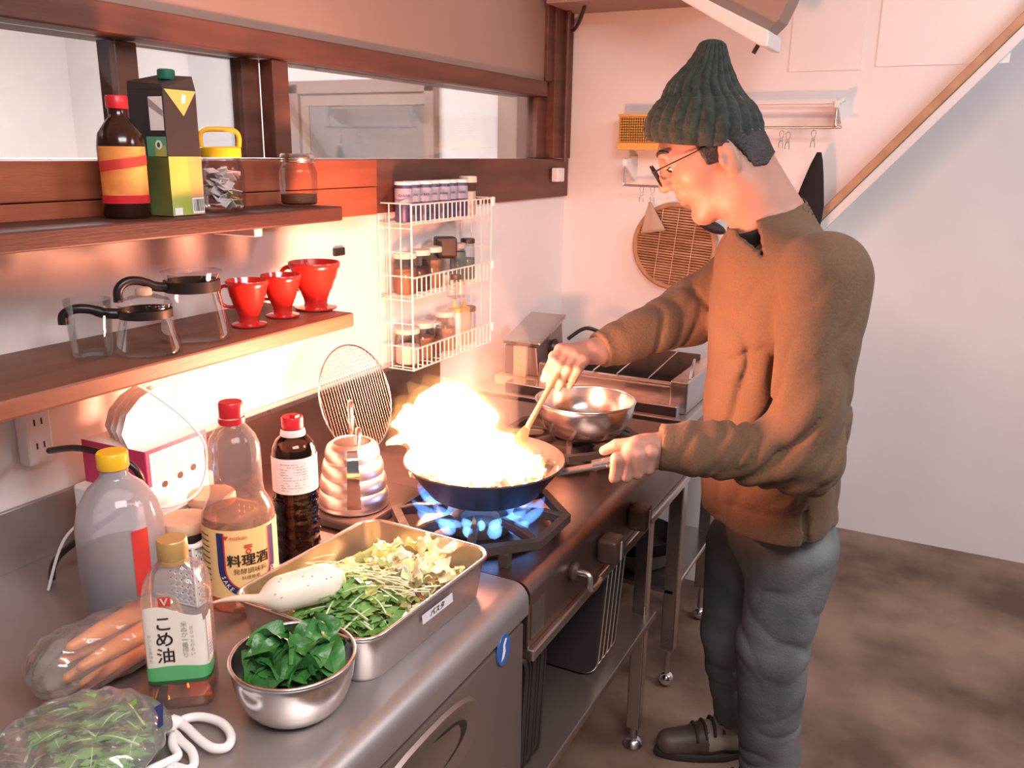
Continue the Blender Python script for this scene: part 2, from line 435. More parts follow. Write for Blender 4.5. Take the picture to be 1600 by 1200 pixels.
def slope_board(name, mat, off, th, y0, y1):
    d = Vector((0.1840, 0, 0.2150)).normalized(); n = Vector((d.z, 0, -d.x))
    p0 = Vector((0.66, 0, 1.092)) + n * off; p1 = p0 + d * 1.62
    return struct(MB().prism([(q.x, q.z) for q in (p0, p1, p1 + n * th, p0 + n * th)], 'y', y0, y1).build(name, mat, smooth=0, bevel=0.003))
slope_board('trim_8', 'stair_wood', -0.004, 0.024, YB - 0.045, YB - 0.002)
slope_board('trim_9', 'white_paint', 0.021, 0.026, YB - 0.03, YB - 0.002)
# the window band: two sliding sashes with clear panes
win = bpy.data.objects.new('window_1', None); link(win); struct(win)
for y0, y1, x0, x1 in ((1.055, 1.112, -0.075, -0.045), (1.358, 1.408, -0.075, -0.045), (1.405, 1.452, -0.042, -0.008), (2.632, 2.704, -0.042, -0.008),
                       (0.20, 0.25, -0.042, -0.008), (-0.55, -0.50, -0.075, -0.045)):
    MB().span((x0, y0, 1.481), (x1, y1, 1.671)).build('window_stile', 'dark_wood', win, smooth=0, bevel=0.002)
for y0, y1, x in ((1.112, 1.358, -0.06), (1.452, 2.632, -0.025), (0.25, 1.055, -0.03), (-0.5, 0.2, -0.03)):
    MB().span((x - 0.002, y0, 1.481), (x + 0.002, y1, 1.671)).build('pane', 'window_glass', win, smooth=0)
# next room seen through the panes
struct(MB().span((-3.4, 3.5, 0), (-0.12, 3.6, 2.5)).build('wall_next_room', 'white_wall', smooth=0))
struct(MB().span((-3.5, -2.0, 0), (-3.4, 3.6, 2.5)).build('wall_next_room', 'white_wall', smooth=0))
struct(MB().span((-3.5, -2.0, -0.05), (-0.31, 3.6, 0)).build('floor_next_room', 'concrete', smooth=0))
struct(MB().span((-3.5, -2.0, 2.5), (-0.31, 3.6, 2.56)).build('ceiling_next_room', 'white_wall', smooth=0))
struct(MB().span((-0.54, 3.36, 0), (-0.40, 3.499, 2.5)).build('trim_10', 'panel_paint', smooth=0))
dr = bpy.data.objects.new('door_1', None); link(dr); struct(dr)
for a, b in (((-1.76, 3.45, 0), (-1.69, 3.499, 1.80)), ((-0.965, 3.45, 0), (-0.915, 3.499, 1.80)), ((-1.76, 3.45, 1.755), (-0.915, 3.499, 1.815))):
    MB().span(a, b).build('door_frame', 'door_wood', dr, smooth=0, bevel=0.003)
MB().span((-1.689, 3.47, 1.70), (-0.966, 3.499, 1.754)).build('rail', 'panel_paint', dr, smooth=0)
MB().span((-1.64, 3.475, 0.9), (-0.966, 3.498, 1.699)).build('pane', 'grey_glass', dr, smooth=0)
MB().span((-1.689, 3.47, 0.02), (-1.641, 3.499, 1.699)).build('stile', 'panel_paint', dr, smooth=0)
MB().span((-1.64, 3.47, 0.02), (-0.966, 3.499, 0.899)).build('panel', 'door_wood', dr, smooth=0)

# red-brown plank box on the timber rail
lb = thing('plank_box', 'red-brown wooden plank box fixed to the rail below the window, beside the wire rack', 'wooden box', (0.0, 0, 0))
MB().span((0.0145, 0.2, 1.420), (0.06, 1.655, 1.478)).build('plank', 'red_wood', lb, smooth=0, bevel=0.002)
MB().span((0.0145, 0.2, 1.357), (0.058, 1.655, 1.4185)).build('plank', 'red_wood', lb, smooth=0, bevel=0.002)
# junction box, pipes at the corner post
jb = thing('junction_box', 'small white cable box at the foot of the dark corner post', 'cable box', (0, 0, 0))
MB().span((0.0205, 2.69, 1.405), (0.045, 2.745, 1.450)).build('cover', 'white_paint', jb, smooth=0, bevel=0.004)
MB().span((0.045, 2.705, 1.415), (0.048, 2.73, 1.44)).build('lid', 'white_plastic', jb, smooth=0, bevel=0.001)
tag(MB().tube(spline([(0.03, 2.775, 1.47), (0.03, 2.775, 1.9), (0.034, 2.775, 2.2)], 6), 0.008, 8).build('conduit_pipe', 'dark_wood', smooth=40),
    'thin brown conduit running up the dark corner post', 'pipe')
pA = at(887, 55, y=2.80); pB = at(908, 27, y=2.72)
tag(MB().tube(spline([pA + Vector((-0.01, 0, -0.05)), pA, (pA + pB) / 2 + Vector((0.004, 0, -0.006)), pB, pB + Vector((0.03, -0.03, 0.05))], 6), 0.006, 8).build('bent_pipe', 'brown_plastic', smooth=40),
    'short bent brown pipe in the corner under the soffit', 'pipe')
# notices on the far wall
for (a, b, zz, lab) in ((1368, 0, 104, 'white paper sheet high on the far wall above the stair rail'), (1232, 12, 112, 'pale paper sheet on the far wall right of the slanting beam')):
    p = at(a, zz, y=YB - 0.002); q = at(a, b, y=YB - 0.002)
    x1 = p.x + (0.34 if a > 1300 else 0.205)
    tag(MB().span((p.x, YB - 0.0025, p.z), (x1, YB - 0.0005, q.z + (0.12 if a > 1300 else 0.0))).build('paper_sheet', 'paper' if a > 1300 else 'white_wall', smooth=0), lab, 'paper')
pc = at(527, 393, x=0.001)
tag(MB().box((0.006, pc.y, pc.z), (0.01, 0.034, 0.018)).build('wall_clip', 'black_plastic', smooth=0, bevel=0.002), 'small dark clip stuck on the bright wall right of the red drippers', 'clip')

# ================================================================== SHELVES
SU, SL = 1.395, 1.197
s = thing('wall_shelf', 'upper dark red-brown wall shelf with carton and jars on it', 'shelf')
MB().span((0.0605, -0.5, 1.368), (0.20, 1.346, SU)).build('board', 'shelf_wood', s, smooth=0, bevel=0.003)
for y in (0.3, 1.15): MB().span((0.0605, y, 1.35), (0.16, y + 0.02, 1.367)).build('bracket', 'white_paint', s, smooth=0, bevel=0.002)
s = thing('wall_shelf', 'lower light brown wall shelf carrying red drippers and glass servers', 'shelf')
MB().span((0.0, -0.5, 1.169), (0.235, 1.325, SL)).build('board', 'low_shelf_wood', s, smooth=0, bevel=0.004)
for y in (0.86, 1.18):
    MB().add([(0.0, y, 1.168), (0.15, y, 1.168), (0.15, y, 1.160), (0.012, y, 1.10), (0.0, y, 1.10), (0.0, y + 0.018, 1.168), (0.15, y + 0.018, 1.168), (0.15, y + 0.018, 1.160), (0.012, y + 0.018, 1.10), (0.0, y + 0.018, 1.10)],
             [(0, 1, 2, 3, 4), (9, 8, 7, 6, 5), (0, 5, 6, 1), (1, 6, 7, 2), (2, 7, 8, 3), (3, 8, 9, 4), (4, 9, 5, 0)]).build('bracket', 'white_paint', s, smooth=0)

# ================================================================== COUNTER: refrigerator worktop unit
ZC = 0.86
XF = 0.735
def top_profile(x0, x1, z1, th, r=0.028, n=6):
    P = [(x0, z1 - th), (x0, z1)]
    for i in range(n + 1):
        a = pi / 2 * (1 - i / n); P.append((x1 - r + r * math.cos(a), z1 - r + r * math.sin(a)))
    P.append((x1, z1 - th))
    return P
f = thing('undercounter_refrigerator', 'stainless undercounter refrigerator with a worktop, beside the gas range', 'refrigerator', (0, 0, 0))
wt = MB().prism(top_profile(0.012, XF, ZC, 0.05), 'y', -0.62, 1.083).build('worktop', 'counter_steel', f, smooth=30)
MB().span((0.003, -0.62, 0.80), (0.0115, 1.083, 0.958)).build('upstand', 'counter_steel', f, smooth=0, bevel=0.002)
MB().span((0.05, -0.62, 0.12), (0.70, 1.078, 0.8095)).build('body', 'door_steel', f, smooth=0)
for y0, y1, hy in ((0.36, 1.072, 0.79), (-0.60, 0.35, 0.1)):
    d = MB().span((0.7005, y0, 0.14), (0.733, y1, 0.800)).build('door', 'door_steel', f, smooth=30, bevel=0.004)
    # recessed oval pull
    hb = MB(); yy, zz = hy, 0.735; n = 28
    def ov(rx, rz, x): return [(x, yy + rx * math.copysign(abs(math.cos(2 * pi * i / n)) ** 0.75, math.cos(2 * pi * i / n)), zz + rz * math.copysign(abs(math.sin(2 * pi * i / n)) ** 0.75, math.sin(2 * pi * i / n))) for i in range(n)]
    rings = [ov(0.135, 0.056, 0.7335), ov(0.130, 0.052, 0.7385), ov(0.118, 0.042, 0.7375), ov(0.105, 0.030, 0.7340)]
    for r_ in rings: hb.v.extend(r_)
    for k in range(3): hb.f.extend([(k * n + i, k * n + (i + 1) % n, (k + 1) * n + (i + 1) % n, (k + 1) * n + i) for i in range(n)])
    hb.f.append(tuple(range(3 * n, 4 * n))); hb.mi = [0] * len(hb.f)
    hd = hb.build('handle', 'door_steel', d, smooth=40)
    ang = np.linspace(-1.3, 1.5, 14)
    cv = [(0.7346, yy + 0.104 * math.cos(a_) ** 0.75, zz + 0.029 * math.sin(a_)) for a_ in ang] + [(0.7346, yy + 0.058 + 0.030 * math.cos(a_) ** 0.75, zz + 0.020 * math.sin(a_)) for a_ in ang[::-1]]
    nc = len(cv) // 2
    MB().add(cv, [(i, i + 1, 2 * nc - 2 - i, 2 * nc - 1 - i) for i in range(nc - 1)]).build('grip_shade', 'black_plastic', d, smooth=0)  # flat black crescent painted on as the shade inside the pull
# round blue badge with a white mark on the door
bp = at(787, 1015, x=0.735)
nb = 24
bd = MB(); bd.add([(0.7335, bp.y + 0.020 * math.cos(2 * pi * i / nb), bp.z + 0.026 * math.sin(2 * pi * i / nb)) for i in range(nb)] + [(0.7358, bp.y + 0.019 * math.cos(2 * pi * i / nb), bp.z + 0.025 * math.sin(2 * pi * i / nb)) for i in range(nb)],
                  [tuple(range(nb, 2 * nb))] + [(i, (i + 1) % nb, nb + (i + 1) % nb, nb + i) for i in range(nb)])
bdo = bd.build('badge', 'brand_blue', f, smooth=0); bdo['label'] = 'round blue badge with a white mark'
mk = [(-0.010, -0.016), (-0.001, -0.013), (0.004, -0.004), (0.002, 0.006), (0.008, 0.016), (0.002, 0.018), (-0.004, 0.010), (-0.004, 0.0), (-0.007, -0.009)]
MB().add([(0.7363, bp.y + u, bp.z + v) for u, v in mk], [tuple(range(len(mk)))]).build('badge_mark', 'print_white', bdo, smooth=0)

# ================================================================== GAS RANGE
YS0, YS1 = 1.088, 1.985
g = thing('gas_range', 'stainless two-burner gas range on an open stand, lit under the pan', 'stove', (0, 0, 0))
MB().prism(top_profile(0.02, XF, 0.858, 0.035, 0.022), 'y', YS0, YS1).build('cooktop', 'stove_steel', g, smooth=30)
MB().span((0.003, YS0, 0.80), (0.0195, YS1, 0.965)).build('splash_back', 'stove_steel', g, smooth=0, bevel=0.002)
MB().span((0.003, YS0, 0.9655), (0.028, YS1, 0.978)).build('splash_rail', 'steel', g, smooth=0, bevel=0.002)
MB().span((0.06, YS0 + 0.005, 0.735), (0.715, YS1 - 0.005, 0.822)).build('body', 'stove_steel', g, smooth=0)
MB().span((0.7155, YS0 + 0.002, 0.742), (0.732, YS1 - 0.002, 0.8225)).build('front_panel', 'stove_steel', g, smooth=0, bevel=0.002)
MB().span((0.7155, YS0 + 0.002, 0.722), (0.742, YS1 - 0.002, 0.7415)).build('front_rail', 'steel', g, smooth=0, bevel=0.003)
MB().span((0.7325, YS0 + 0.010, 0.755), (0.7335, YS0 + 0.058, 0.815)).build('rating_plate', 'steel', g, smooth=0)
for y, z in ((1.395, 0.792), (1.56, 0.792)):
    k = MB().span((0.7325, y - 0.024, z - 0.024), (0.772, y + 0.024, z + 0.024)).build('knob', 'brown_plastic', g, smooth=40, bevel=0.008, bseg=3)
    MB().span((0.7725, y - 0.003, z - 0.018), (0.774, y + 0.003, z + 0.018)).build('pointer', 'print_grey', k, smooth=0)
ck = MB().tube(spline([(0.733, 1.262, 0.80), (0.762, 1.262, 0.80), (0.766, 1.262, 0.775), (0.766, 1.29, 0.768), (0.766, 1.31, 0.772)], 6), 0.006, 8).build('gas_cock', 'steel', g, smooth=50)
MB().lathe([(0.016, 0), (0.018, 0.006), (0.012, 0.012)], 16, mat=Matrix.Rotation(pi / 2, 3, 'Y'), c=(0.732, 1.262, 0.80)).build('cock_collar', 'brown_plastic', ck, smooth=40)
for x, y in ((0.665, YS0 + 0.05), (0.665, YS1 - 0.1), (0.10, YS0 + 0.05), (0.10, YS1 - 0.1)):
    lg = MB().span((x - 0.017, y - 0.017, 0.06), (x + 0.017, y + 0.017, 0.734)).build('leg', 'steel', g, smooth=0, bevel=0.003)
    MB().lathe([(0.010, 0.02), (0.010, 0.065)], 12, c=(x, y, 0)).lathe([(0.022, 0.0), (0.026, 0.006), (0.020, 0.02), (0.010, 0.026)], 14, c=(x, y, 0)).build('foot', 'steel', lg, smooth=40)
MB().span((0.05, YS0 + 0.01, 0.372), (0.70, YS1 - 0.08, 0.392)).build('lower_shelf', 'door_steel', g, smooth=0, bevel=0.003)
gp = MB().tube(spline([(0.62, 1.12, 0.70), (0.66, 1.2, 0.665), (0.66, 1.4, 0.665), (0.65, 1.52, 0.67), (0.6, 1.56, 0.70)], 8), 0.011, 10).build('gas_pipe', 'steel', g, smooth=50)
MB().span((0.64, 1.30, 0.645), (0.69, 1.335, 0.688)).build('valve', 'chrome', gp, smooth=0, bevel=0.006)
# burner and cast iron grate
BX, BY = 0.570, 1.225
def burner(bx, by, lit):
    MB().lathe([(0.115, 0.8585), (0.115, 0.866), (0.105, 0.868), (0.09, 0.8615), (0.05, 0.8605)], 36, c=(bx, by, 0), cap0=False).build('burner_dish', 'stove_steel', g, smooth=40)
    bh = MB().lathe([(0.052, 0.861), (0.056, 0.868), (0.056, 0.880), (0.050, 0.884), (0.034, 0.884), (0.030, 0.872), (0.0, 0.870)], 32, c=(bx, by, 0)).build('burner_head', 'cast_iron', g, smooth=40)
    gr = MB()
    R, r2 = 0.158, 0.142
    pts = [(R, 0.880), (R, 0.894), (r2, 0.894), (r2, 0.880), (R, 0.880)]
    go = MB().lathe(pts, 8, c=(bx, by, 0), cap0=False, cap1=False, mat=Matrix.Rotation(pi / 8, 3, 'Z')).build('grate', 'cast_iron', g, smooth=25)
    for i in range(8):
        a = 2 * pi * i / 8 + pi / 8
        dx, dy = math.cos(a), math.sin(a)
        P = [(r2 + 0.004, 0.8805), (r2 + 0.004, 0.894), (0.115, 0.902), (0.062, 0.902), (0.056, 0.896), (0.062, 0.889), (0.11, 0.884)]
        q = MB(); nn = len(P)
        for sgn in (-1, 1): q.v.extend([(bx + dx * r - dy * 0.0065 * sgn, by + dy * r + dx * 0.0065 * sgn, z) for r, z in P])
        q.f = [tuple(range(nn)), tuple(reversed(range(nn, 2 * nn)))] + [(j, j + nn, (j + 1) % nn + nn, (j + 1) % nn) for j in range(nn)]; q.mi = [0] * len(q.f)
        q.build('grate_finger', 'cast_iron', go, smooth=0, bevel=0.0025)
    for i in range(4):
        a = pi / 4 + pi / 2 * i
        MB().span((bx + 0.145 * math.cos(a) - 0.008, by + 0.145 * math.sin(a) - 0.008, 0.8585), (bx + 0.145 * math.cos(a) + 0.008, by + 0.145 * math.sin(a) + 0.008, 0.8805)).build('grate_foot', 'cast_iron', go, smooth=0)
burner(BX, BY, True)
burner(0.535, 1.70, False)
rp = MB().span((0.20, 1.10, 0.8585), (0.405, 1.30, 0.876)).build('rear_plate', 'cast_iron', g, smooth=0, bevel=0.004)

# trays kept upright on the lower shelf of the range
def round_rect(wd, ht, r, n=5):
    P = []
    for cx, cy, a0 in ((wd / 2 - r, ht / 2 - r, 0), (-wd / 2 + r, ht / 2 - r, pi / 2), (-wd / 2 + r, -ht / 2 + r, pi), (wd / 2 - r, -ht / 2 + r, 1.5 * pi)):
        for i in range(n + 1):
            a = a0 + pi / 2 * i / n; P.append((cx + r * math.cos(a), cy + r * math.sin(a)))
    return P
def tray_rack(x, y, z0, wd, ht, lean, label, group, mat, rz=0.0):
    t = thing('baking_tray', label, 'tray', (x, y, z0), rz, group)
    P = round_rect(wd, ht, 0.035); lv = math.sin(lean)
    loc = lambda u, v, o=0: (o + (v + ht / 2) * -lv, u, v + ht / 2 + 0.004)
    MB().add([loc(u * 0.97, v * 0.97, -0.012) for u, v in P] + [loc(u, v, 0) for u, v in P],
             [tuple(range(len(P)))] + [(i, (i + 1) % len(P), len(P) + (i + 1) % len(P), len(P) + i) for i in range(len(P))]).build('pan', 'black_pan', t, smooth=40)
    MB().tube([loc(u, v) for u, v in P], 0.0028, 8, closed=True).build('rolled_rim', mat, t, smooth=60)
for i in range(5):
    tray_rack(0.548, 1.565 + 0.026 * i, 0.393, 0.25, 0.275, -0.2,
              ['black baking tray in the upright stack under the range, nearest of five', 'black baking tray in the upright stack under the range, second nearest', 'black baking tray in the upright stack under the range, middle one',
               'black baking tray in the upright stack under the range, fourth nearest', 'black baking tray in the upright stack under the range, farthest'][i], 'trays under the range', 'chrome' if i < 4 else 'steel', pi / 2)
for i in range(3):
    tray_rack(0.555, 1.20 + 0.032 * i, 0.393, 0.24, 0.25, -0.1,
              ['small black tray upright beside the refrigerator, nearest of three', 'small black tray upright beside the refrigerator, middle of three', 'small black tray upright beside the refrigerator, farthest of three'][i], 'small trays under the range', 'black_pan', pi / 2)

# ================================================================== SIDE TABLE with the long grill
t = thing('steel_side_table', 'stainless side table against the far wall, carrying the long grill', 'table', (0, 0, 0))
TY0, TY1, TX1, TZ = 2.105, 2.78, 0.69, 0.835
MB().span((0.03, TY0, TZ - 0.03), (TX1, TY1, TZ)).build('tabletop', 'steel', t, smooth=0, bevel=0.004)
MB().span((0.05, TY0 + 0.015, TZ - 0.085), (TX1 - 0.01, TY0 + 0.03, TZ - 0.031)).build('apron', 'stove_steel', t, smooth=0)
MB().span((TX1 - 0.03, TY0 + 0.031, TZ - 0.085), (TX1 - 0.012, TY1 - 0.02, TZ - 0.031)).build('apron', 'stove_steel', t, smooth=0)
for x, y in ((0.66, 2.185), (0.645, 2.60), (0.08, 2.185), (0.08, 2.60)):
    lg = MB().span((x - 0.02, y - 0.02, 0.12), (x + 0.02, y + 0.02, TZ - 0.086)).build('leg', 'steel', t, smooth=0, bevel=0.004)
    MB().lathe([(0.009, 0.04), (0.009, 0.12)], 12, c=(x, y, 0)).build('foot_stem', 'steel', lg, smooth=40)
    MB().ball((x, y, 0.022), (0.023, 0.023, 0.022), 16, 10).build('ball_foot', 'chrome', lg, smooth=180)
MB().span((0.04, TY0 + 0.06, 0.30), (TX1 - 0.02, 2.62, 0.315)).build('lower_shelf', 'steel', t, smooth=0, bevel=0.003)
# black pans on its lower shelf
def skillet(label, loc, r, rz, h=0.055, group='black pans on the lower shelf of the side table'):
    p = thing('frying_pan', label, 'pan', loc, rz, group)
    MB().lathe([(0.0, 0.0), (r * 0.72, 0.0), (r * 0.8, 0.004), (r, h), (r + 0.003, h), (r * 0.82, 0.007), (r * 0.7, 0.004), (0.0, 0.0035)], 36, cap0=False, cap1=False).build('pan', 'black_pan', p, smooth=50)
    hd = MB().tube(spline([(r * 0.97, 0, h * 0.75), (r + 0.05, 0, h + 0.012), (r + 0.12, 0, h + 0.03)], 6), 0.008, 8).build('handle', 'steel', p, smooth=50)
    MB().tube([(r + 0.10, 0, h + 0.024), (r + 0.17, 0, h + 0.044)], 0.014, 10).build('wooden_grip', 'tan_wood', hd, smooth=50)
    return p
skillet('black frying pan lying under the side table beside the table leg', (0.50, 2.32, 0.3155), 0.135, -2.8, 0.06)
skillet('black frying pan with wooden grip stacked in the pan under the side table', (0.50, 2.34, 0.3395), 0.115, 2.4, 0.055)
skillet('black frying pan under the side table, half hidden behind the other two', (0.20, 2.47, 0.3155), 0.10, 2.0, 0.05)

# long stainless grill on the table
g2 = thing('tabletop_grill', 'long stainless charcoal grill with a black inside on the side table', 'grill', (0, 0, TZ))
gx0, gx1, gy0, gy1 = 0.225, 0.655, 2.115, 2.45
MB().span((gx0 - 0.07, gy0 - 0.005, 0.0), (gx1 + 0.005, gy0 + 0.05, 0.032)).build('front_ledge', 'bright_steel', g2, smooth=0, bevel=0.003)
MB().span((gx0 + 0.04, gy0 + 0.05, 0.0), (gx1 - 0.03, gy0 + 0.062, 0.068)).build('front_wall', 'steel', g2, smooth=0, bevel=0.003)
MB().span((gx0 + 0.04, gy0 + 0.045, 0.068), (gx1 - 0.03, gy0 + 0.068, 0.078)).build('front_lip', 'bright_steel', g2, smooth=0, bevel=0.003)
MB().span((gx0 + 0.04, gy1 - 0.012, 0.0), (gx1 - 0.03, gy1, 0.10)).build('back_wall', 'cast_iron', g2, smooth=0)
MB().span((gx0 + 0.04, gy0 + 0.062, 0.0), (gx1 - 0.03, gy1 - 0.012, 0.02)).build('bed', 'black_pan', g2, smooth=0)
MB().span((gx1 - 0.03, gy0 + 0.04, 0.0), (gx1 + 0.018, gy1 + 0.02, 0.088)).build('end_block', 'steel', g2, smooth=0, bevel=0.004)
MB().span((gx0 + 0.01, gy0 + 0.05, 0.0), (gx0 + 0.04, gy1, 0.088)).build('end_block', 'steel', g2, smooth=0, bevel=0.004)
MB().tube(spline([(gx1 - 0.01, 2.30, 0.089), (gx1 - 0.005, 2.29, 0.118), (gx1 + 0.006, 2.24, 0.118), (gx1 + 0.01, 2.2, 0.085)], 6), 0.004, 8).build('bail_handle', 'steel', g2, smooth=60)
for i, x in enumerate((0.30, 0.40, 0.47, 0.56)):
    MB().tube([(x, gy0 + 0.056, 0.082), (x, gy1 - 0.006, 0.104)], 0.0028, 6).build('rod', 'bright_steel', g2, smooth=60)
# press beside the wall
w_ = thing('waffle_press', 'small grey metal press with a sloping lid at the wall end of the side table', 'press', (0.150, 2.335, TZ), 0.06)
MB().span((-0.075, -0.15, 0.0), (0.075, 0.10, 0.028)).build('base', 'tan_wood', w_, smooth=0, bevel=0.003)
MB().add([(-0.055, -0.12, 0.0285), (0.055, -0.12, 0.0285), (0.055, 0.09, 0.0285), (-0.055, 0.09, 0.0285), (-0.055, -0.12, 0.115), (0.045, -0.12, 0.115), (0.045, 0.09, 0.165), (-0.055, 0.09, 0.165)],
         [(0, 3, 2, 1), (4, 5, 6, 7), (0, 1, 5, 4), (1, 2, 6, 5), (2, 3, 7, 6), (3, 0, 4, 7)]).build('housing', 'door_steel', w_, smooth=0, bevel=0.004)
MB().box((0.0, -0.018, 0.150), (0.118, 0.222, 0.012), Matrix.Rotation(math.atan2(0.05, 0.21), 3, 'X')).build('lid', 'steel', w_, smooth=0, bevel=0.003)
MB().span((-0.02, -0.138, 0.0285), (0.02, -0.1205, 0.118)).build('bracket', 'tan_wood', w_, smooth=0, bevel=0.002)
for z in (0.05, 0.09): MB().ball((0.0, -0.139, z), 0.004, 8, 6).build('screw', 'chrome', w_, smooth=180)
MB().lathe([(0.03, 0), (0.034, 0.01), (0.024, 0.02)], 20, mat=Matrix.Rotation(pi / 2, 3, 'Y'), c=(0.052, -0.01, 0.09)).build('dial', 'black_plastic', w_, smooth=40)
c0 = at(903, 523, y=2.5)
tag(MB().tube(spline([(0.24, 2.36, 0.955), (0.28, 2.40, 0.985), (0.33, 2.44, 0.97), (0.37, 2.47, 0.995), (0.43, 2.49, 0.985), (0.47, 2.55, 0.90), (0.48, 2.6, 0.838)], 8), 0.006, 8).build('power_cable', 'black_plastic', smooth=60),
    'black power cable curling out of the grey press', 'cable')
# mixing bowl on the second burner
def bowl(name, label, cat, loc, R, h, rb, mat='bright_steel', tilt=0.0, group=None):
    o = thing(name, label, cat, loc, 0, group); o.rotation_euler = (tilt, 0, 0)
    prof = [(0.0, 0.0), (rb, 0.0)]
    for i in range(1, 11):
        a = pi / 2 * i / 10; prof.append((rb + (R - rb) * math.sin(a) ** 0.85, h * (1 - math.cos(a)) ** 0.95))
    inner = [(r - 0.0015, z + 0.0015) for r, z in reversed(prof)]
    MB().lathe(prof + inner[:-2] + [(0.0, 0.0016)], 48, cap0=False, cap1=False).build('body', mat, o, smooth=60)
    MB().tube([(R * math.cos(2 * pi * i / 48), R * math.sin(2 * pi * i / 48), h) for i in range(48)], 0.0028, 8, closed=True).build('rolled_rim', mat, o, smooth=180)
    return o
bowl('mixing_bowl', 'empty stainless mixing bowl standing on the range behind the pan', 'bowl', (0.573, 1.69, 0.9025), 0.108, 0.078, 0.055)

# ================================================================== PAN, FOOD, FIRE
random.seed(7)
PC = Vector((0.560, 1.258, 0.915)); PR, PH = 0.140, 0.062
pan = thing('frying_pan', 'dark steel frying pan lifted over the lit burner, flames in it', 'pan', PC, math.atan2(0.045, 0.125))
MB().lathe([(0.0, 0.0), (0.088, 0.0), (0.098, 0.005), (PR, PH), (PR + 0.003, PH + 0.001), (PR + 0.001, PH + 0.003), (PR - 0.003, PH), (0.095, 0.0085), (0.085, 0.004), (0.0, 0.0035)], 48, cap0=False, cap1=False).build('pan', 'black_pan', pan, smooth=50)
hd = MB().bar((PR - 0.012, 0, PH - 0.018), (PR + 0.075, 0, PH + 0.004), 0.022, 0.006).build('handle_bracket', 'steel', pan, smooth=0, bevel=0.002)
MB().tube([(PR + 0.05, 0, PH - 0.001), (PR + 0.165, 0, PH + 0.0311)], [0.0095, 0.0115], 14).build('handle', 'bright_steel', pan, smooth=50)
for s_ in (-1, 1): MB().ball((PR - 0.009, 0.007 * s_, PH - 0.010), 0.004, 8, 6).build('rivet', 'steel', pan, smooth=180)
# food heaped in the pan
fd = MB(); rnd = random.Random(3)
for i in range(190):
    a = rnd.uniform(0, 2 * pi); r = 0.106 * math.sqrt(rnd.random()); h = 0.012 + 0.030 * (1 - (r / 0.115) ** 2) * rnd.random() + max(0, r - 0.078) * 1.35
    s_ = rnd.uniform(0.005, 0.011)
    fd.box((r * math.cos(a), r * math.sin(a), h + 0.004), (s_ * 1.6, s_, s_ * 0.8), Matrix.Rotation(rnd.uniform(0, 3), 3, Vector((rnd.random(), rnd.random(), rnd.random() + 0.1)).normalized()))
fo = fd.build('fried_food', 'food', None, smooth=0, loc=PC); tag(fo, 'small pale pieces of food frying in the flaming pan', 'food'); fo['kind'] = 'stuff'

# ---- an iso-surface mesher used for fire, people and cloth
def cap(a, b, ra, rb, clip=None, sq=None):
    a = np.array(a, float); b = np.array(b, float); ab = b - a; l2 = float(ab @ ab)
    def fn(p):
        t = np.clip(((p - a) @ ab) / l2, 0, 1)
        q = p - a - t[:, None] * ab
        if sq is not None:
            n, k = sq; h = q @ n; q = q + np.outer(h * (k - 1), n)
        d = np.sqrt((q * q).sum(1)) - (ra + (rb - ra) * t)
        if clip is not None:
            for c, n in clip: d = np.maximum(d, (p - c) @ n)
        return d
    return fn
def ell(c, r, rot=None):
    c = np.array(c, float); r = np.array(r, float); R = None if rot is None else np.array(rot, float)
    def fn(p):
        q = p - c
        if R is not None: q = q @ R            # columns of R = the local axes
        k0 = np.sqrt(((q / r) ** 2).sum(1)); k1 = np.sqrt(((q / (r * r)) ** 2).sum(1))
        return np.where(k0 < 1e-6, -r.min(), k0 * (k0 - 1) / np.maximum(k1, 1e-9))
    return fn
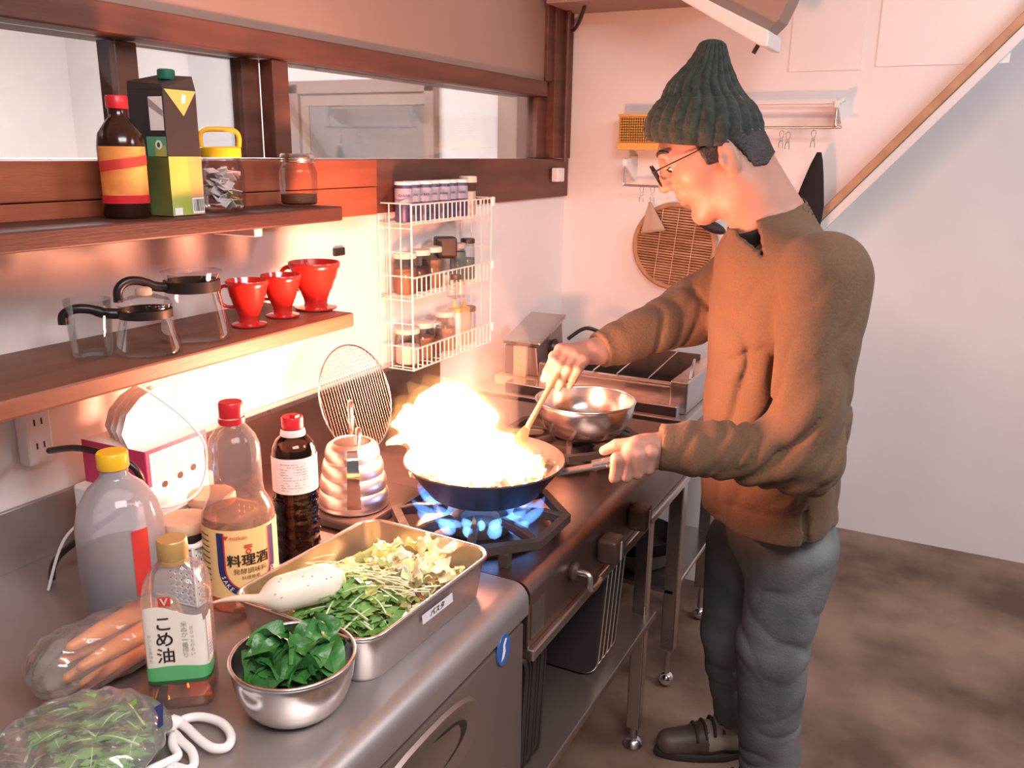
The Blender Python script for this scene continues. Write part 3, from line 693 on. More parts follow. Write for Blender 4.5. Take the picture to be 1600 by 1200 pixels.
def surface(prims, lo, hi, h, disp=None, B=8):
    """prims: [(fn, k, op)], op '+' smooth union, '-' smooth subtraction; block-sparse surface nets"""
    lo = np.array(lo, float); hi = np.array(hi, float)
    def field(p, P):
        d = np.full(len(p), 1e3)
        for fn, k, op in P:
            e = fn(p)
            if op == '+':
                if k > 0:
                    q = np.clip(0.5 + 0.5 * (d - e) / k, 0, 1); d = d * (1 - q) + e * q - k * q * (1 - q)
                else: d = np.minimum(d, e)
            else:
                if k > 0:
                    q = np.clip(0.5 - 0.5 * (d + e) / k, 0, 1); d = d * (1 - q) - e * q + k * q * (1 - q)
                else: d = np.maximum(d, -e)
        if disp is not None: d = d + disp(p)
        return d
    nb = np.ceil((hi - lo) / (h * B)).astype(int)
    I = np.stack(np.meshgrid(*[np.arange(n) for n in nb], indexing='ij'), -1).reshape(-1, 3)
    cen = lo + (I + 0.5) * h * B
    dc = field(cen, prims)
    I = I[np.abs(dc) < h * B * 1.45 + 0.012]
    # group the blocks into bigger bins so that far primitives can be skipped
    key = (I // 4) @ np.array([1, 1000, 1000000]); order = np.argsort(key, kind='stable'); I = I[order]; key = key[order]
    loc = np.stack(np.meshgrid(*[np.arange(B + 1)] * 3, indexing='ij'), -1).reshape(-1, 3)
    N = nb * B + 2
    st = np.array([N[1] * N[2], N[2], 1])
    cid, cpos, quads = [], [], []
    cuts = np.flatnonzero(np.diff(key)) + 1
    for blk in np.split(I, cuts):
        bc = lo + (blk.mean(0) + 0.5) * h * B
        rad = np.sqrt((((blk - blk.mean(0)) * h * B) ** 2).sum(1)).max() + h * B * 0.9
        use = [(fn, k, op) for fn, k, op in prims if fn(bc[None])[0] < rad * 1.6 + k + 0.03]
        if not use: continue
        G = (blk[:, None, :] * B + loc[None]).reshape(-1, 3)
        d = field(lo + G * h, use).reshape(len(blk), B + 1, B + 1, B + 1)
        s = d < 0
        c8 = [s[:, i:B + i, j:B + j, k:B + k] for i in (0, 1) for j in (0, 1) for k in (0, 1)]
        sm = sum(c.astype(np.int8) for c in c8)
        act = (sm > 0) & (sm < 8)
        bi, x, y, z = np.nonzero(act)
        if len(bi) == 0: continue
        D = np.stack([d[bi, x + i, y + j, z + k] for i in (0, 1) for j in (0, 1) for k in (0, 1)], 1)
        acc = np.zeros((len(bi), 3)); cnt = np.zeros(len(bi))
        cor = np.array([(i, j, k) for i in (0, 1) for j in (0, 1) for k in (0, 1)], float)
        for a_ in range(8):
            for ax in (4, 2, 1):
                if a_ & ax: continue
                b_ = a_ | ax; m = (D[:, a_] < 0) != (D[:, b_] < 0)
                t = np.where(m, D[:, a_] / np.where(m, D[:, a_] - D[:, b_], 1), 0)
                acc += np.where(m[:, None], cor[a_] + t[:, None] * (cor[b_] - cor[a_]), 0); cnt += m
        gi = blk[bi] * B + np.stack([x, y, z], 1)
        cid.append(gi @ st); cpos.append(lo + (gi + acc / cnt[:, None]) * h)
        for ax in range(3):
            o = [0, 0, 0]; o[ax] = 1
            sl0 = s[:, :B, :B, :B]; sl1 = s[:, o[0]:B + o[0], o[1]:B + o[1], o[2]:B + o[2]]
            bi2, x2, y2, z2 = np.nonzero(sl0 != sl1)
            if len(bi2) == 0: continue
            gi = (blk[bi2] * B + np.stack([x2, y2, z2], 1)) @ st
            u, v = st[(ax + 1) % 3], st[(ax + 2) % 3]
            q = np.stack([gi, gi - u, gi - u - v, gi - v], 1)
            flip = ~sl0[bi2, x2, y2, z2]
            q[flip] = q[flip][:, ::-1]
            quads.append(q)
    cid = np.concatenate(cid); cpos = np.concatenate(cpos); quads = np.concatenate(quads)
    o = np.argsort(cid); cs = cid[o]
    ix = np.searchsorted(cs, quads); ix = np.clip(ix, 0, len(cs) - 1)
    ok = (cs[ix] == quads).all(1)
    return cpos, o[ix[ok]]
def sdf_obj(name, prims, lo, hi, h, mats, parent=None, disp=None, paint=None):
    v, f = surface(prims, lo, hi, h, disp)
    me = bpy.data.meshes.new(name); me.vertices.add(len(v)); me.vertices.foreach_set('co', v.astype(np.float32).ravel())
    me.loops.add(len(f) * 4); me.loops.foreach_set('vertex_index', f.astype(np.int32).ravel())
    me.polygons.add(len(f)); me.polygons.foreach_set('loop_start', np.arange(0, len(f) * 4, 4, dtype=np.int32))
    for m in (mats if isinstance(mats, (list, tuple)) else [mats]): me.materials.append(M[m])
    if paint is not None: me.polygons.foreach_set('material_index', paint(v[f].mean(1)).astype(np.int32))
    me.update(calc_edges=True); me.validate()
    finish(me, 180)
    return link(bpy.data.objects.new(name, me), parent)

def fire_at(px, py, y): return np.array(at(px, py, y=y))
fr = thing('pan_fire', 'large bright orange fire blazing up from the frying pan', 'fire', PC + Vector((0, 0, 0.03)))
fr.location = (0, 0, 0)
blobs = [((690, 672), 1.255, 0.060), ((648, 694), 1.245, 0.026), ((652, 655), 1.25, 0.026), ((678, 700), 1.25, 0.05), ((700, 745), 1.235, 0.028), ((750, 752), 1.235, 0.026), ((795, 748), 1.24, 0.024), ((662, 668), 1.25, 0.034), ((720, 652), 1.26, 0.046), ((700, 636), 1.26, 0.036), ((740, 672), 1.262, 0.044),
         ((668, 712), 1.25, 0.045), ((712, 728), 1.25, 0.050), ((770, 715), 1.255, 0.042), ((800, 738), 1.26, 0.032), ((750, 740), 1.25, 0.042), ((668, 640), 1.25, 0.022), ((828, 735), 1.27, 0.02)]
def wob(p):
    out = (np.hypot(p[:, 0] - PC.x, p[:, 1] - PC.y) > PR - 0.006) & (p[:, 2] < PC.z + PH + 0.006)
    out |= (p[:, 2] < PC.z + 0.012)
    return np.where(out, 0.08, 0) + 0.010 * np.sin(p[:, 0] * 70 + 3 * np.sin(p[:, 2] * 40)) * np.sin(p[:, 2] * 55 + p[:, 1] * 40) + 0.005 * np.sin(p[:, 0] * 150 + p[:, 2] * 120)
sdf_obj('fire_heart', [(ell(fire_at(*q, y), (r, r, r)), 0.03, '+') for q, y, r in blobs], (0.34, 1.08, 0.9), (0.80, 1.42, 1.16), 0.006, 'fire_core', fr, wob)
tong = [((640, 596), (668, 640), 0.004, 0.022), ((636, 690), (672, 690), 0.010, 0.03), ((712, 604), (705, 640), 0.010, 0.035), ((745, 628), (730, 660), 0.008, 0.035), ((790, 668), (760, 700), 0.012, 0.04),
        ((632, 660), (668, 668), 0.012, 0.036), ((690, 618), (690, 650), 0.012, 0.04), ((850, 735), (790, 730), 0.012, 0.04), ((700, 745), (760, 745), 0.04, 0.04), ((655, 720), (700, 700), 0.035, 0.05)]
sdf_obj('fire_tongues', [(cap(fire_at(*a, 1.25), fire_at(*b, 1.255), ra, rb), 0.025, '+') for a, b, ra, rb in tong] + [(ell(fire_at(*q, y), (r + 0.012,) * 3), 0.03, '+') for q, y, r in blobs],
        (0.30, 1.06, 0.9), (0.84, 1.44, 1.20), 0.006, 'fire_edge', fr, wob)
sdf_obj('fire_halo', [(ell(fire_at(700, 655, 1.255), (0.105, 0.10, 0.095)), 0.0, '+'), (ell(fire_at(735, 600, 1.28), (0.055, 0.05, 0.07)), 0.06, '+')], (0.28, 1.06, 0.9), (0.86, 1.46, 1.30), 0.010, 'fire_halo', fr, wob)  # outer emitting shell, added as a soft halo round the fire
stm = thing('steam', 'thin warm steam rising from the pan in front of the wire rack', 'steam')
sdf_obj('plume', [(cap(fire_at(760, 650, 1.32), fire_at(760, 560, 1.40), 0.06, 0.075), 0.0, '+'), (cap(fire_at(760, 560, 1.40), fire_at(735, 470, 1.46), 0.075, 0.085), 0.05, '+')], (0.20, 1.15, 0.95), (0.80, 1.62, 1.42), 0.014, 'steam', stm, lambda p: 0.012 * np.sin(p[:, 0] * 40 + p[:, 2] * 30) * np.sin(p[:, 1] * 35))
# blue gas flames round the burner
gf = thing('gas_flame', 'blue gas flames licking out of the burner under the pan', 'flame', (BX, BY, 0.884))
def tongue(r0, a, ln, rad, mat, lean, parent=gf):
    ca, sa = math.cos(a), math.sin(a)
    pts = [(r0 * ca, r0 * sa, 0.0), ((r0 + ln * lean * 0.5) * ca, (r0 + ln * lean * 0.5) * sa, ln * 0.35), ((r0 + ln * lean) * ca, (r0 + ln * lean) * sa, ln * 0.75), ((r0 + ln * lean * 1.1) * ca, (r0 + ln * lean * 1.1) * sa, ln)]
    MB().tube(spline(pts, 3), [rad * q for q in (0.5, 0.8, 1.0, 1.0, 0.9, 0.75, 0.55, 0.35, 0.2, 0.08)], 8).build('flame_tongue', mat, parent, smooth=180)
for i in range(18):
    tongue(0.050, 2 * pi * i / 18, rnd.uniform(0.030, 0.040), rnd.uniform(0.007, 0.010), 'gas_blue', rnd.uniform(0.9, 1.6))
for i in range(14):
    tongue(0.078, 2 * pi * i / 14 + 0.1, rnd.uniform(0.03, 0.045), rnd.uniform(0.008, 0.014), 'gas_blue', rnd.uniform(0.7, 1.3))
for i, a in enumerate((-2.3, -1.2, 0.4)):
    tongue(0.07, a, 0.034, 0.006, 'gas_yellow', 0.2)
# wooden spatula
sp = thing('wooden_spatula', 'long wooden spatula held over the pan, its tip in the food', 'spatula', (0, 0, 0))
S0 = at(812, 690, y=1.305); S1 = at(864, 596, y=1.458); sd = (S1 - S0).normalized(); S2 = S1 + sd * 0.105
MB().tube([S0 + sd * 0.035, S0 + sd * 0.10, S1, S2], [0.0055, 0.005, 0.0055, 0.006], 12).build('handle', 'spatula_wood', sp, smooth=50)
bx_ = sd.cross(Vector((0.75, -0.6, 0.3))).normalized(); bn = bx_.cross(sd)
bl = MB(); prof = [(-0.018, 0.004), (-0.010, 0.0115), (0.005, 0.0135), (0.022, 0.011), (0.040, 0.0055)]
bl.v = [S0 + sd * q + bx_ * wd_ * sx + bn * sn for q, wd_ in prof for sx, sn in ((-1, 0.0), (0, 0.003), (1, 0.0), (0, -0.003))]
bl.f = [(4 * i + j, 4 * i + (j + 1) % 4, 4 * i + 4 + (j + 1) % 4, 4 * i + 4 + j) for i in range(4) for j in range(4)] + [(3, 2, 1, 0), (16, 17, 18, 19)]; bl.mi = [0] * len(bl.f)
bl.build('blade', 'spatula_wood', sp, smooth=60)

# ================================================================== KETTLE + WIRE MESH
kt = thing('drip_kettle', 'ribbed stainless drip kettle with strap handle, open on top, beside the burner', 'kettle', (0.335, 1.175, 0.8765), math.radians(-52))
prof = [(0.0, 0.0), (0.060, 0.0), (0.063, 0.003), (0.063, 0.006)]
zz = 0.008
for i, (r0, r1) in enumerate(((0.062, 0.060), (0.059, 0.056), (0.054, 0.051), (0.048, 0.044))):
    for q in range(7):
        t_ = q / 6; prof.append((r0 + (r1 - r0) * t_ + 0.0026 * math.sin(pi * t_), 0.008 + 0.027 * i + 0.026 * t_))
prof += [(0.040, 0.118), (0.034, 0.1215), (0.033, 0.119), (0.041, 0.112), (0.05, 0.06), (0.057, 0.01), (0.0, 0.006)]
MB().lathe(prof, 44, cap0=False, cap1=False).build('body', 'kettle_steel', kt, smooth=50)
hp = [(0.040, 0, 0.112), (0.052, 0, 0.121), (0.068, 0, 0.112), (0.076, 0, 0.085), (0.078, 0, 0.050), (0.080, 0, 0.022)]
hs = spline(hp, 6); hb = MB()
for i, p in enumerate(hs):
    wd_ = 0.0075 + 0.005 * i / len(hs); hb.v += [p + Vector((0.0025, -wd_, 0.001)), p + Vector((0.0025, wd_, 0.001)), p + Vector((-0.0025, wd_, -0.001)), p + Vector((-0.0025, -wd_, -0.001))]
hb.f = [(4 * i + j, 4 * i + (j + 1) % 4, 4 * i + 4 + (j + 1) % 4, 4 * i + 4 + j) for i in range(len(hs) - 1) for j in range(4)] + [(3, 2, 1, 0), tuple(4 * (len(hs) - 1) + q for q in range(4))]; hb.mi = [0] * len(hb.f)
hb.build('handle', 'chrome', kt, smooth=40)
MB().tube(spline([(-0.056, 0, 0.03), (-0.082, 0, 0.036), (-0.094, 0, 0.065), (-0.086, 0, 0.10), (-0.082, 0, 0.135), (-0.094, 0, 0.158), (-0.112, 0, 0.160)], 7), [0.009] * 10 + [0.007] * 18 + [0.006] * 15, 12).build('spout', 'bright_steel', kt, smooth=60)
MB().tube(spline([(0.030, 0.010, 0.1215), (0.018, 0.012, 0.135), (-0.002, 0.012, 0.140), (-0.022, 0.010, 0.132)], 6), [0.004] * 6 + [0.0065] * 7 + [0.003] * 6, 8).build('lid_clip', 'bright_steel', kt, smooth=60)

gm = thing('wire_grill_net', 'round wire grill net leaning on the splash back behind the kettle', 'grill net', (0.165, 1.462, 0.8605))
gm.rotation_euler = (0, math.radians(-17), 0)
RG = 0.118
MB().tube([(0, RG * math.cos(2 * pi * i / 56), RG + RG * math.sin(2 * pi * i / 56) + 0.003) for i in range(56)], 0.0022, 8, closed=True).build('rim', 'bright_steel', gm, smooth=180)
wm = MB()
for i in range(-13, 14):
    q = i * 0.0086; hlf = math.sqrt(max(0, RG * RG - q * q))
    wm.tube([(0.0008, q, RG - hlf + 0.003), (0.0008, q, RG + hlf + 0.003)], 0.00045, 4, caps=False)
    wm.tube([(-0.0008, -hlf, RG + q + 0.003), (-0.0008, hlf, RG + q + 0.003)], 0.00045, 4, caps=False)
struct(wm.build('wire_mesh', 'stove_steel', gm, smooth=0, weld=False), 'stuff')

# ================================================================== BOTTLES
def cyl_map(r, a0, z0=0.0, off=0.0006):
    return lambda u, v: Vector(((r + off) * math.cos(a0 + u / r), (r + off) * math.sin(a0 + u / r), z0 + v))
def band(b, mapf, u0, u1, v0, v1, nu=24, nv=1):
    return b.grid(lambda s_, t_: mapf(u0 + (u1 - u0) * s_, v0 + (v1 - v0) * t_), nu, nv)
def cap_screw(parent, r, z0, z1, mat, name='cap', n=40):
    b = MB(); pr = [(r * 0.97, z0), (r, z0 + 0.002), (r, z1 - 0.002), (r * 0.92, z1), (0.0, z1)]
    b.lathe(pr, n)
    return b.build(name, mat, parent, smooth=40)

# -- cooking sake
sk = thing('sake_bottle', 'large clear cooking-sake bottle with red cap and yellow label', 'bottle', (0.385, 0.845, ZC + 0.0005))
outer = [(0.044, 0.0), (0.0505, 0.006), (0.0510, 0.02), (0.0510, 0.128), (0.0495, 0.140), (0.0435, 0.155), (0.0380, 0.166), (0.0365, 0.180), (0.0365, 0.215), (0.0360, 0.236), (0.031, 0.251), (0.021, 0.264), (0.0150, 0.270), (0.0150, 0.280)]
MB().lathe(outer, 40, cap1=False).build('bottle', 'pet', sk, smooth=50)
MB().lathe([(0.046, 0.003), (0.0488, 0.008), (0.0490, 0.128), (0.048, 0.140), (0.0, 0.1405)], 40).build('sake', 'sake', sk, smooth=40)
cap_screw(sk, 0.0165, 0.2795, 0.301, 'cap_red')
MB().lathe([(0.0175, 0.270), (0.0185, 0.273), (0.0175, 0.2785)], 24, cap0=False, cap1=False).build('neck_ring', 'cap_red', sk, smooth=40)
a0 = math.atan2(-0.845, 0.865) + 0.10
cm = cyl_map(0.0510, a0, 0.0)
MB().grid(lambda s_, t_: cm(-0.088 + 0.160 * s_, 0.026 + 0.104 * t_), 40, 1).build('label', 'label_yellow', sk, smooth=60)
cm2 = cyl_map(0.0510, a0, 0.0, 0.0012); cm3 = cyl_map(0.0510, a0, 0.0, 0.0026)
# U-shaped navy band with red edge
def uband(r0, r1, mapf, mat, name):
    b = MB(); P = []; W = 0.038; cx, cz = 0.004, 0.074
    path = [(-1, 0.130 - cz)] + [(-1, q) for q in (0.03, 0.012)]
    pts = []
    for t_ in np.linspace(0, 1, 8): pts.append((-1.0, 0.052 * (1 - t_)))
    for t_ in np.linspace(0.05, 0.95, 24): a = pi + pi * t_; pts.append((math.cos(a), math.sin(a) * 0.040))
    for t_ in np.linspace(0, 1, 8): pts.append((1.0, 0.052 * t_))
    for i, (qx, qz) in enumerate(pts):
        nx, nz = (qx, 0) if qz >= 0 else (qx, qz / 0.040)
        for r_ in (r0, r1): P.append(mapf(cx + nx * (W * 0.86 + r_) if qz >= 0 else cx + qx * (W * 0.86 + r_), cz + (qz if qz >= 0 else qz / 0.040 * (0.036 + r_))))
    n = len(pts); b.add(P, [(2 * i, 2 * i + 1, 2 * i + 3, 2 * i + 2) for i in range(n - 1)])
    return b.build(name, mat, sk, smooth=60)
uband(0.0, 0.0095, cm2, 'print_navy', 'label_band')
uband(-0.002, 0.0, cm2, 'print_red', 'label_edge')
lettering([('料理酒', 0.0190, 0.004, 0.078, 0.0006)], cm3, 'print_dark', sk)
lettering([('発酵調味料', 0.0092, 0.006, 0.0655, 0.0), ('料理専用', 0.0062, 0.006, 0.0565, 0.0)], cm3, 'print_brown', sk)
lettering([('mizkan', 0.0085, -0.008, 0.117, 0.0), ('▼', 0.008, -0.024, 0.1168, 0.0)], cm3, 'print_red', sk)
md = MB()
for zq in (0.1065, 0.1035): md.grid(lambda s_, t_: cm3(-0.001 + 0.011 * s_, zq + 0.0016 * t_), 4, 1)
md.lathe([(0.0022, 0), (0.004, 0)], 12, cap0=False, cap1=False)
vv = md.v[-24:]; md.v[-24:] = [cm3(0.0045 + p[0], 0.0985 + p[1]) for p in vv]
md.build('emblem', 'print_red', sk, smooth=0, weld=False)
# arc lettering
arc = MB(); txt = 'SAKE FOR COOKING'; cx, cz = 0.004, 0.074
for i, ch in enumerate(txt):
    if ch == ' ': continue
    ang = pi + pi * (0.11 + 0.80 * i / (len(txt) - 1)); rr_ = 0.0425
    gv, gf_ = glyphs(ch, 0.0088, bold=0.0002)
    px_, pz_ = cx + math.cos(ang) * 0.0367, cz + math.sin(ang) * rr_
    tx, tz = -math.sin(ang), math.cos(ang)
    arc.add([cm3(px_ + p[0] * tx + (p[1] - 0.0025) * -tz * -1 * -1, pz_ + p[0] * tz + (p[1] - 0.0025) * tx) for p in gv], gf_)
arc.build('lettering', 'print_white', sk, smooth=0, weld=False)
sm = MB()
for k in range(9): sm.grid(lambda s_, t_: cm2(-0.074 + 0.022 * s_, 0.118 - 0.0085 * k + 0.0018 * t_), 4, 1)
sm.build('small_print', 'print_brown', sk, smooth=0, weld=False)

# -- soy sauce
so = thing('soy_sauce_bottle', 'dark soy sauce bottle with red cap and white paper label', 'bottle', (0.378, 0.975, ZC + 0.0005))
pr = [(0.030, 0.0), (0.0335, 0.005)]
for i in range(6):
    zq = 0.012 + 0.0185 * i
    pr += [(0.0340, zq), (0.0345, zq + 0.006), (0.0340, zq + 0.012), (0.0325, zq + 0.0152)]
pr += [(0.0340, 0.126), (0.0342, 0.130), (0.0342, 0.186), (0.0325, 0.195), (0.0265, 0.207), (0.0175, 0.215), (0.0140, 0.220), (0.0140, 0.226)]
MB().lathe(pr, 40, cap1=False).build('bottle', 'smoke_glass', so, smooth=50)
MB().lathe([(r * 0.965, z + 0.001) for r, z in pr[:-5]] + [(0.0295, 0.195), (0.0, 0.1955)], 40).build('soy_sauce', 'soy', so, smooth=50)
dm = MB()
for i in range(6):
    for j in range(16):
        a = 2 * pi * j / 16 + (i % 2) * 0.19; zq = 0.018 + 0.0185 * i
        dm.ball((0.0342 * math.cos(a), 0.0342 * math.sin(a), zq), (0.0022, 0.0022, 0.0022), 6, 4)
struct(dm.build('dimples', 'smoke_glass', so, smooth=180, weld=False), 'stuff')
cp = cap_screw(so, 0.0165, 0.2255, 0.244, 'cap_red'); MB().box((0.010, -0.006, 0.247), (0.011, 0.011, 0.0055)).build('flip_tab', 'cap_red', cp, smooth=0, bevel=0.001)
MB().lathe([(0.0185, 0.214), (0.0195, 0.217), (0.0175, 0.225)], 24, cap0=False, cap1=False).build('neck_ring', 'white_plastic', so, smooth=40)
a1 = math.atan2(-0.975, 0.872); cs = cyl_map(0.0342, a1, 0, 0.0006)
MB().grid(lambda s_, t_: cs(-0.062 + 0.124 * s_, 0.128 + 0.057 * t_), 36, 1).build('label', 'label_white', so, smooth=60)
cs2 = cyl_map(0.0342, a1, 0, 0.0012); b = MB(); rnd = random.Random(11)
for k in range(11):
    u = -0.022
    while u < 0.024:
        l_ = rnd.uniform(0.002, 0.009)
        if rnd.random() < 0.72: b.grid(lambda s_, t_: cs2(u + l_ * s_, 0.176 - 0.0042 * k + 0.0011 * t_), 2, 1)
        u += l_ + 0.0015
struct(b.build('small_print', 'print_grey', so, smooth=0, weld=False), 'stuff')

# -- rice oil
oa = math.atan2(-0.63, 0.755) - 0.22
ol = thing('oil_bottle', 'square clear rice oil bottle with gold cap at the front of the counter', 'bottle', (0.487, 0.640, ZC + 0.0005), oa)
W2 = 0.036
pr = [(0.033, 0.0), (W2, 0.005), (W2, 0.022), (W2 - 0.0012, 0.026), (W2, 0.030), (W2, 0.125), (W2 - 0.001, 0.142), (0.0320, 0.156), (0.0225, 0.167), (0.0150, 0.174), (0.0140, 0.180)]
MB().lathe(pr, 48, cap1=False, sup=6.0).build('bottle', 'pet', ol, smooth=50)
MB().lathe([(0.0325, 0.002), (W2 - 0.002, 0.006), (W2 - 0.002, 0.034), (0.0, 0.0345)], 48, sup=6.0).build('oil', 'oil', ol, smooth=40)
MB().lathe([(0.0165, 0.174), (0.0172, 0.177), (0.0165, 0.180)], 24, cap0=False, cap1=False).build('neck_ring', 'cap_gold', ol, smooth=40)
cap_screw(ol, 0.0172, 0.1805, 0.203, 'cap_gold')
sq = lambda a, off=0.0006: (W2 + off) / (abs(math.cos(a)) ** 6 + abs(math.sin(a)) ** 6) ** (1 / 6)
def sqmap(off):
    def fn(u, v):      # walk round the square section: u measured along the face from its middle
        y = u; a = math.atan2(max(-W2, min(W2, y)), W2) if abs(y) <= W2 else math.copysign(pi / 4, y) + math.copysign(math.atan2(min(abs(y) - W2, 2 * W2), W2) if False else 0, y)
        if abs(y) > W2:
            k = abs(y) - W2; a = math.copysign(math.atan2(W2, W2 - k) if k < 2 * W2 else pi * 3 / 4, y)
        r = sq(a, off); return Vector((r * math.cos(a), r * math.sin(a), v))
    return fn
o1, o2, o3 = sqmap(0.0007), sqmap(0.0013), sqmap(0.0018)
lb_ = MB()
lb_.grid(lambda s_, t_: o1(-0.034 + 0.098 * s_, 0.052 + t_ * (0.080 - 0.012 * max(0, (s_ - 0.15) * 1.2) ** 1.2 + 0.004 * math.sin(s_ * 8) - (0.01 if s_ > 0.72 else 0))), 44, 1)
lb_.build('label', 'label_cream', ol, smooth=60)
MB().grid(lambda s_, t_: o2(-0.0345 + 0.099 * s_, 0.0405 + 0.0165 * t_ + 0.003 * math.sin(s_ * 5) * t_), 44, 1).build('label_band', 'label_green', ol, smooth=60)
MB().grid(lambda s_, t_: o2(-0.0345 + 0.099 * s_, 0.036 + 0.0048 * t_), 44, 1).build('label_hem', 'label_dark_green', ol, smooth=60)
lettering([('こ', 0.0205, -0.009, 0.1075, 0.0003), ('め', 0.0205, -0.009, 0.0875, 0.0003), ('油', 0.0205, -0.009, 0.0665, 0.0002)], o3, 'print_dark', ol)
lettering([(c_, 0.0072, 0.012, 0.110 - 0.0066 * i, 0.0) for i, c_ in enumerate('米ぬか一番搾り')] + [(c_, 0.0052, 0.0195, 0.106 - 0.0056 * i, 0.0) for i, c_ in enumerate('さらっとかるい')] +
          [(c_, 0.0050, -0.0255, 0.098 - 0.0054 * i, 0.0) for i, c_ in enumerate('おいしさ長持ち')], o3, 'print_grey', ol)
b = MB(); b.grid(lambda s_, t_: o3(-0.012 + 0.0125 * s_, 0.1365 + 0.0115 * t_), 3, 1); b.build('emblem', 'print_red', ol, smooth=0)
o4 = sqmap(0.0023); lettering([('V', 0.0125, -0.0058, 0.1382, 0.0003)], o4, 'print_white', ol)
b = MB(); b.grid(lambda s_, t_: o3(0.042 + 0.018 * s_, 0.060 + 0.056 * t_), 6, 1); b.build('back_print', 'label_white', ol, smooth=0)
b = MB()
for k in range(12): b.grid(lambda s_, t_: o4(0.044 + 0.013 * s_, 0.112 - 0.0042 * k + 0.0014 * t_), 3, 1)
struct(b.build('small_print', 'print_grey', ol, smooth=0, weld=False), 'stuff')

# -- big clear bottle cut by the edge of the picture
bb = thing('vinegar_jug', 'big clear plastic jug with a yellow cap behind the oil bottle', 'bottle', (0.292, 0.722, ZC + 0.0005))
MB().lathe([(0.050, 0.0), (0.056, 0.008), (0.056, 0.110), (0.0555, 0.150), (0.050, 0.176), (0.036, 0.200), (0.022, 0.212), (0.0175, 0.218), (0.0175, 0.228)], 40, cap1=False).build('bottle', 'cloudy_pet', bb, smooth=50)
MB().lathe([(0.050, 0.003), (0.0535, 0.010), (0.0535, 0.112), (0.0, 0.113)], 40).build('liquid', 'spice_dark', bb, smooth=40)
cap_screw(bb, 0.0200, 0.2275, 0.250, 'cap_yellow')
jm = cyl_map(0.056, math.atan2(-0.72, 0.95), 0, 0.0008)
MB().grid(lambda s_, t_: jm(0.012 + 0.022 * s_, 0.060 + 0.095 * t_), 24, 1).build('label', 'print_red', bb, smooth=60)

# ================================================================== BASKET, LIDS, FILTER BOX, SOCKET, CORDS
def lattice(b, p0, du, dv, nu, nv, th, wd):
    du = Vector(du); dv = Vector(dv); p0 = Vector(p0); n = du.cross(dv).normalized() * th
    for i in range(nu + 1):
        a = p0 + du * (i / nu); b.bar(a, a + dv, wd, th, up=n)
    for j in range(nv + 1):
        a = p0 + dv * (j / nv); b.bar(a, a + du, wd, th, up=n)
bk = thing('plastic_basket', 'white perforated plastic basket holding round wooden lids behind the bottles', 'basket', (0.285, 0.865, ZC + 0.0005), math.radians(6))
BW, BL, BH = 0.055, 0.080, 0.095
for nm, p0, du in (('side_wall', (-BW, -BL, 0.004), (2 * BW, 0, 0)), ('side_wall', (-BW, BL, 0.004), (2 * BW, 0, 0)), ('side_wall', (BW, -BL, 0.004), (0, 2 * BL, 0)), ('side_wall', (-BW, -BL, 0.004), (0, 2 * BL, 0))):
    b = MB(); n_ = 11 if du[0] else 16
    lattice(b, p0, du, (0, 0, BH - 0.004), n_, 9, 0.002, 0.0062)
    b.build(nm, 'white_plastic', bk, smooth=0, weld=False)
MB().span((-BW, -BL, 0.0), (BW, BL, 0.003)).build('base', 'white_plastic', bk, smooth=0)
MB().tube([(u, v, BH) for u, v in round_rect(2 * BW + 0.006, 2 * BL + 0.006, 0.014)], 0.0042, 8, closed=True).build('rim', 'white_plastic', bk, smooth=180)
def wood_lid(label, loc, r, h, tilt):
    o = thing('canister', label, 'canister', loc, 0, 'canisters in the plastic basket'); o.rotation_euler = tilt
    MB().lathe([(r * 0.93, 0.0), (r * 0.95, 0.004), (r * 0.95, h - 0.016), (0.0, h - 0.016)], 32).build('jar', 'black_pan', o, smooth=40)
    MB().lathe([(r * 0.97, h - 0.0155), (r, h - 0.012), (r, h - 0.004), (r * 0.94, h), (0.0, h + 0.001)], 32).build('lid', 'tan_wood', o, smooth=40)
wood_lid('round wood-lidded canister in the white basket, nearest the oil bottle', (0.297, 0.826, ZC + 0.0045), 0.036, 0.112, (0, 0, 0))
wood_lid('round wood-lidded canister in the white basket, beside the sake bottle', (0.270, 0.905, ZC + 0.0045), 0.036, 0.118, (0, 0, 0))

fb = thing('filter_box', 'white and magenta printed carton of paper filters under the lower shelf', 'box', (0.125, 0.905, 0.985), math.radians(2))
MB().span((-0.06, -0.062, 0), (0.075, 0.062, 0.07)).build('carton', 'paper', fb, smooth=0, bevel=0.001)
for a, b_ in (((0.0752, -0.062, 0.064), (0.0762, 0.062, 0.0705)), ((0.0752, -0.062, 0.012), (0.0762, -0.055, 0.064)), ((0.0752, 0.056, 0.012), (0.0762, 0.062, 0.064)), ((-0.06, -0.0632, 0.0), (0.0752, -0.0622, 0.07))):
    MB().span(a, b_).build('magenta_edge', 'magenta', fb, smooth=0)
b = MB(); rnd = random.Random(5)
for k in range(11):
    for c_ in range(3):
        y0 = -0.050 + 0.034 * c_; b.span((0.0752, y0, 0.0585 - 0.0042 * k), (0.0758, y0 + rnd.uniform(0.014, 0.029), 0.0597 - 0.0042 * k))
struct(b.build('small_print', 'print_grey', fb, smooth=0, weld=False), 'stuff')
for y, z in ((-0.03, 0.004), (0.002, 0.008), (0.03, 0.012)): MB().lathe([(0.0, 0), (0.0055, 0)], 12, cap0=False, cap1=False, mat=Matrix.Rotation(pi / 2, 3, 'Y'), c=(0.0764, y, z + 0.004)).build('bean_print', 'print_dark', fb, smooth=0)
st_ = MB().span((0.06, 0.82, ZC + 0.0005), (0.205, 0.975, 0.9845)).build('storage_box', 'white_plastic', None, smooth=0, bevel=0.005)
tag(st_, 'plain white box on the counter carrying the carton of paper filters', 'box')
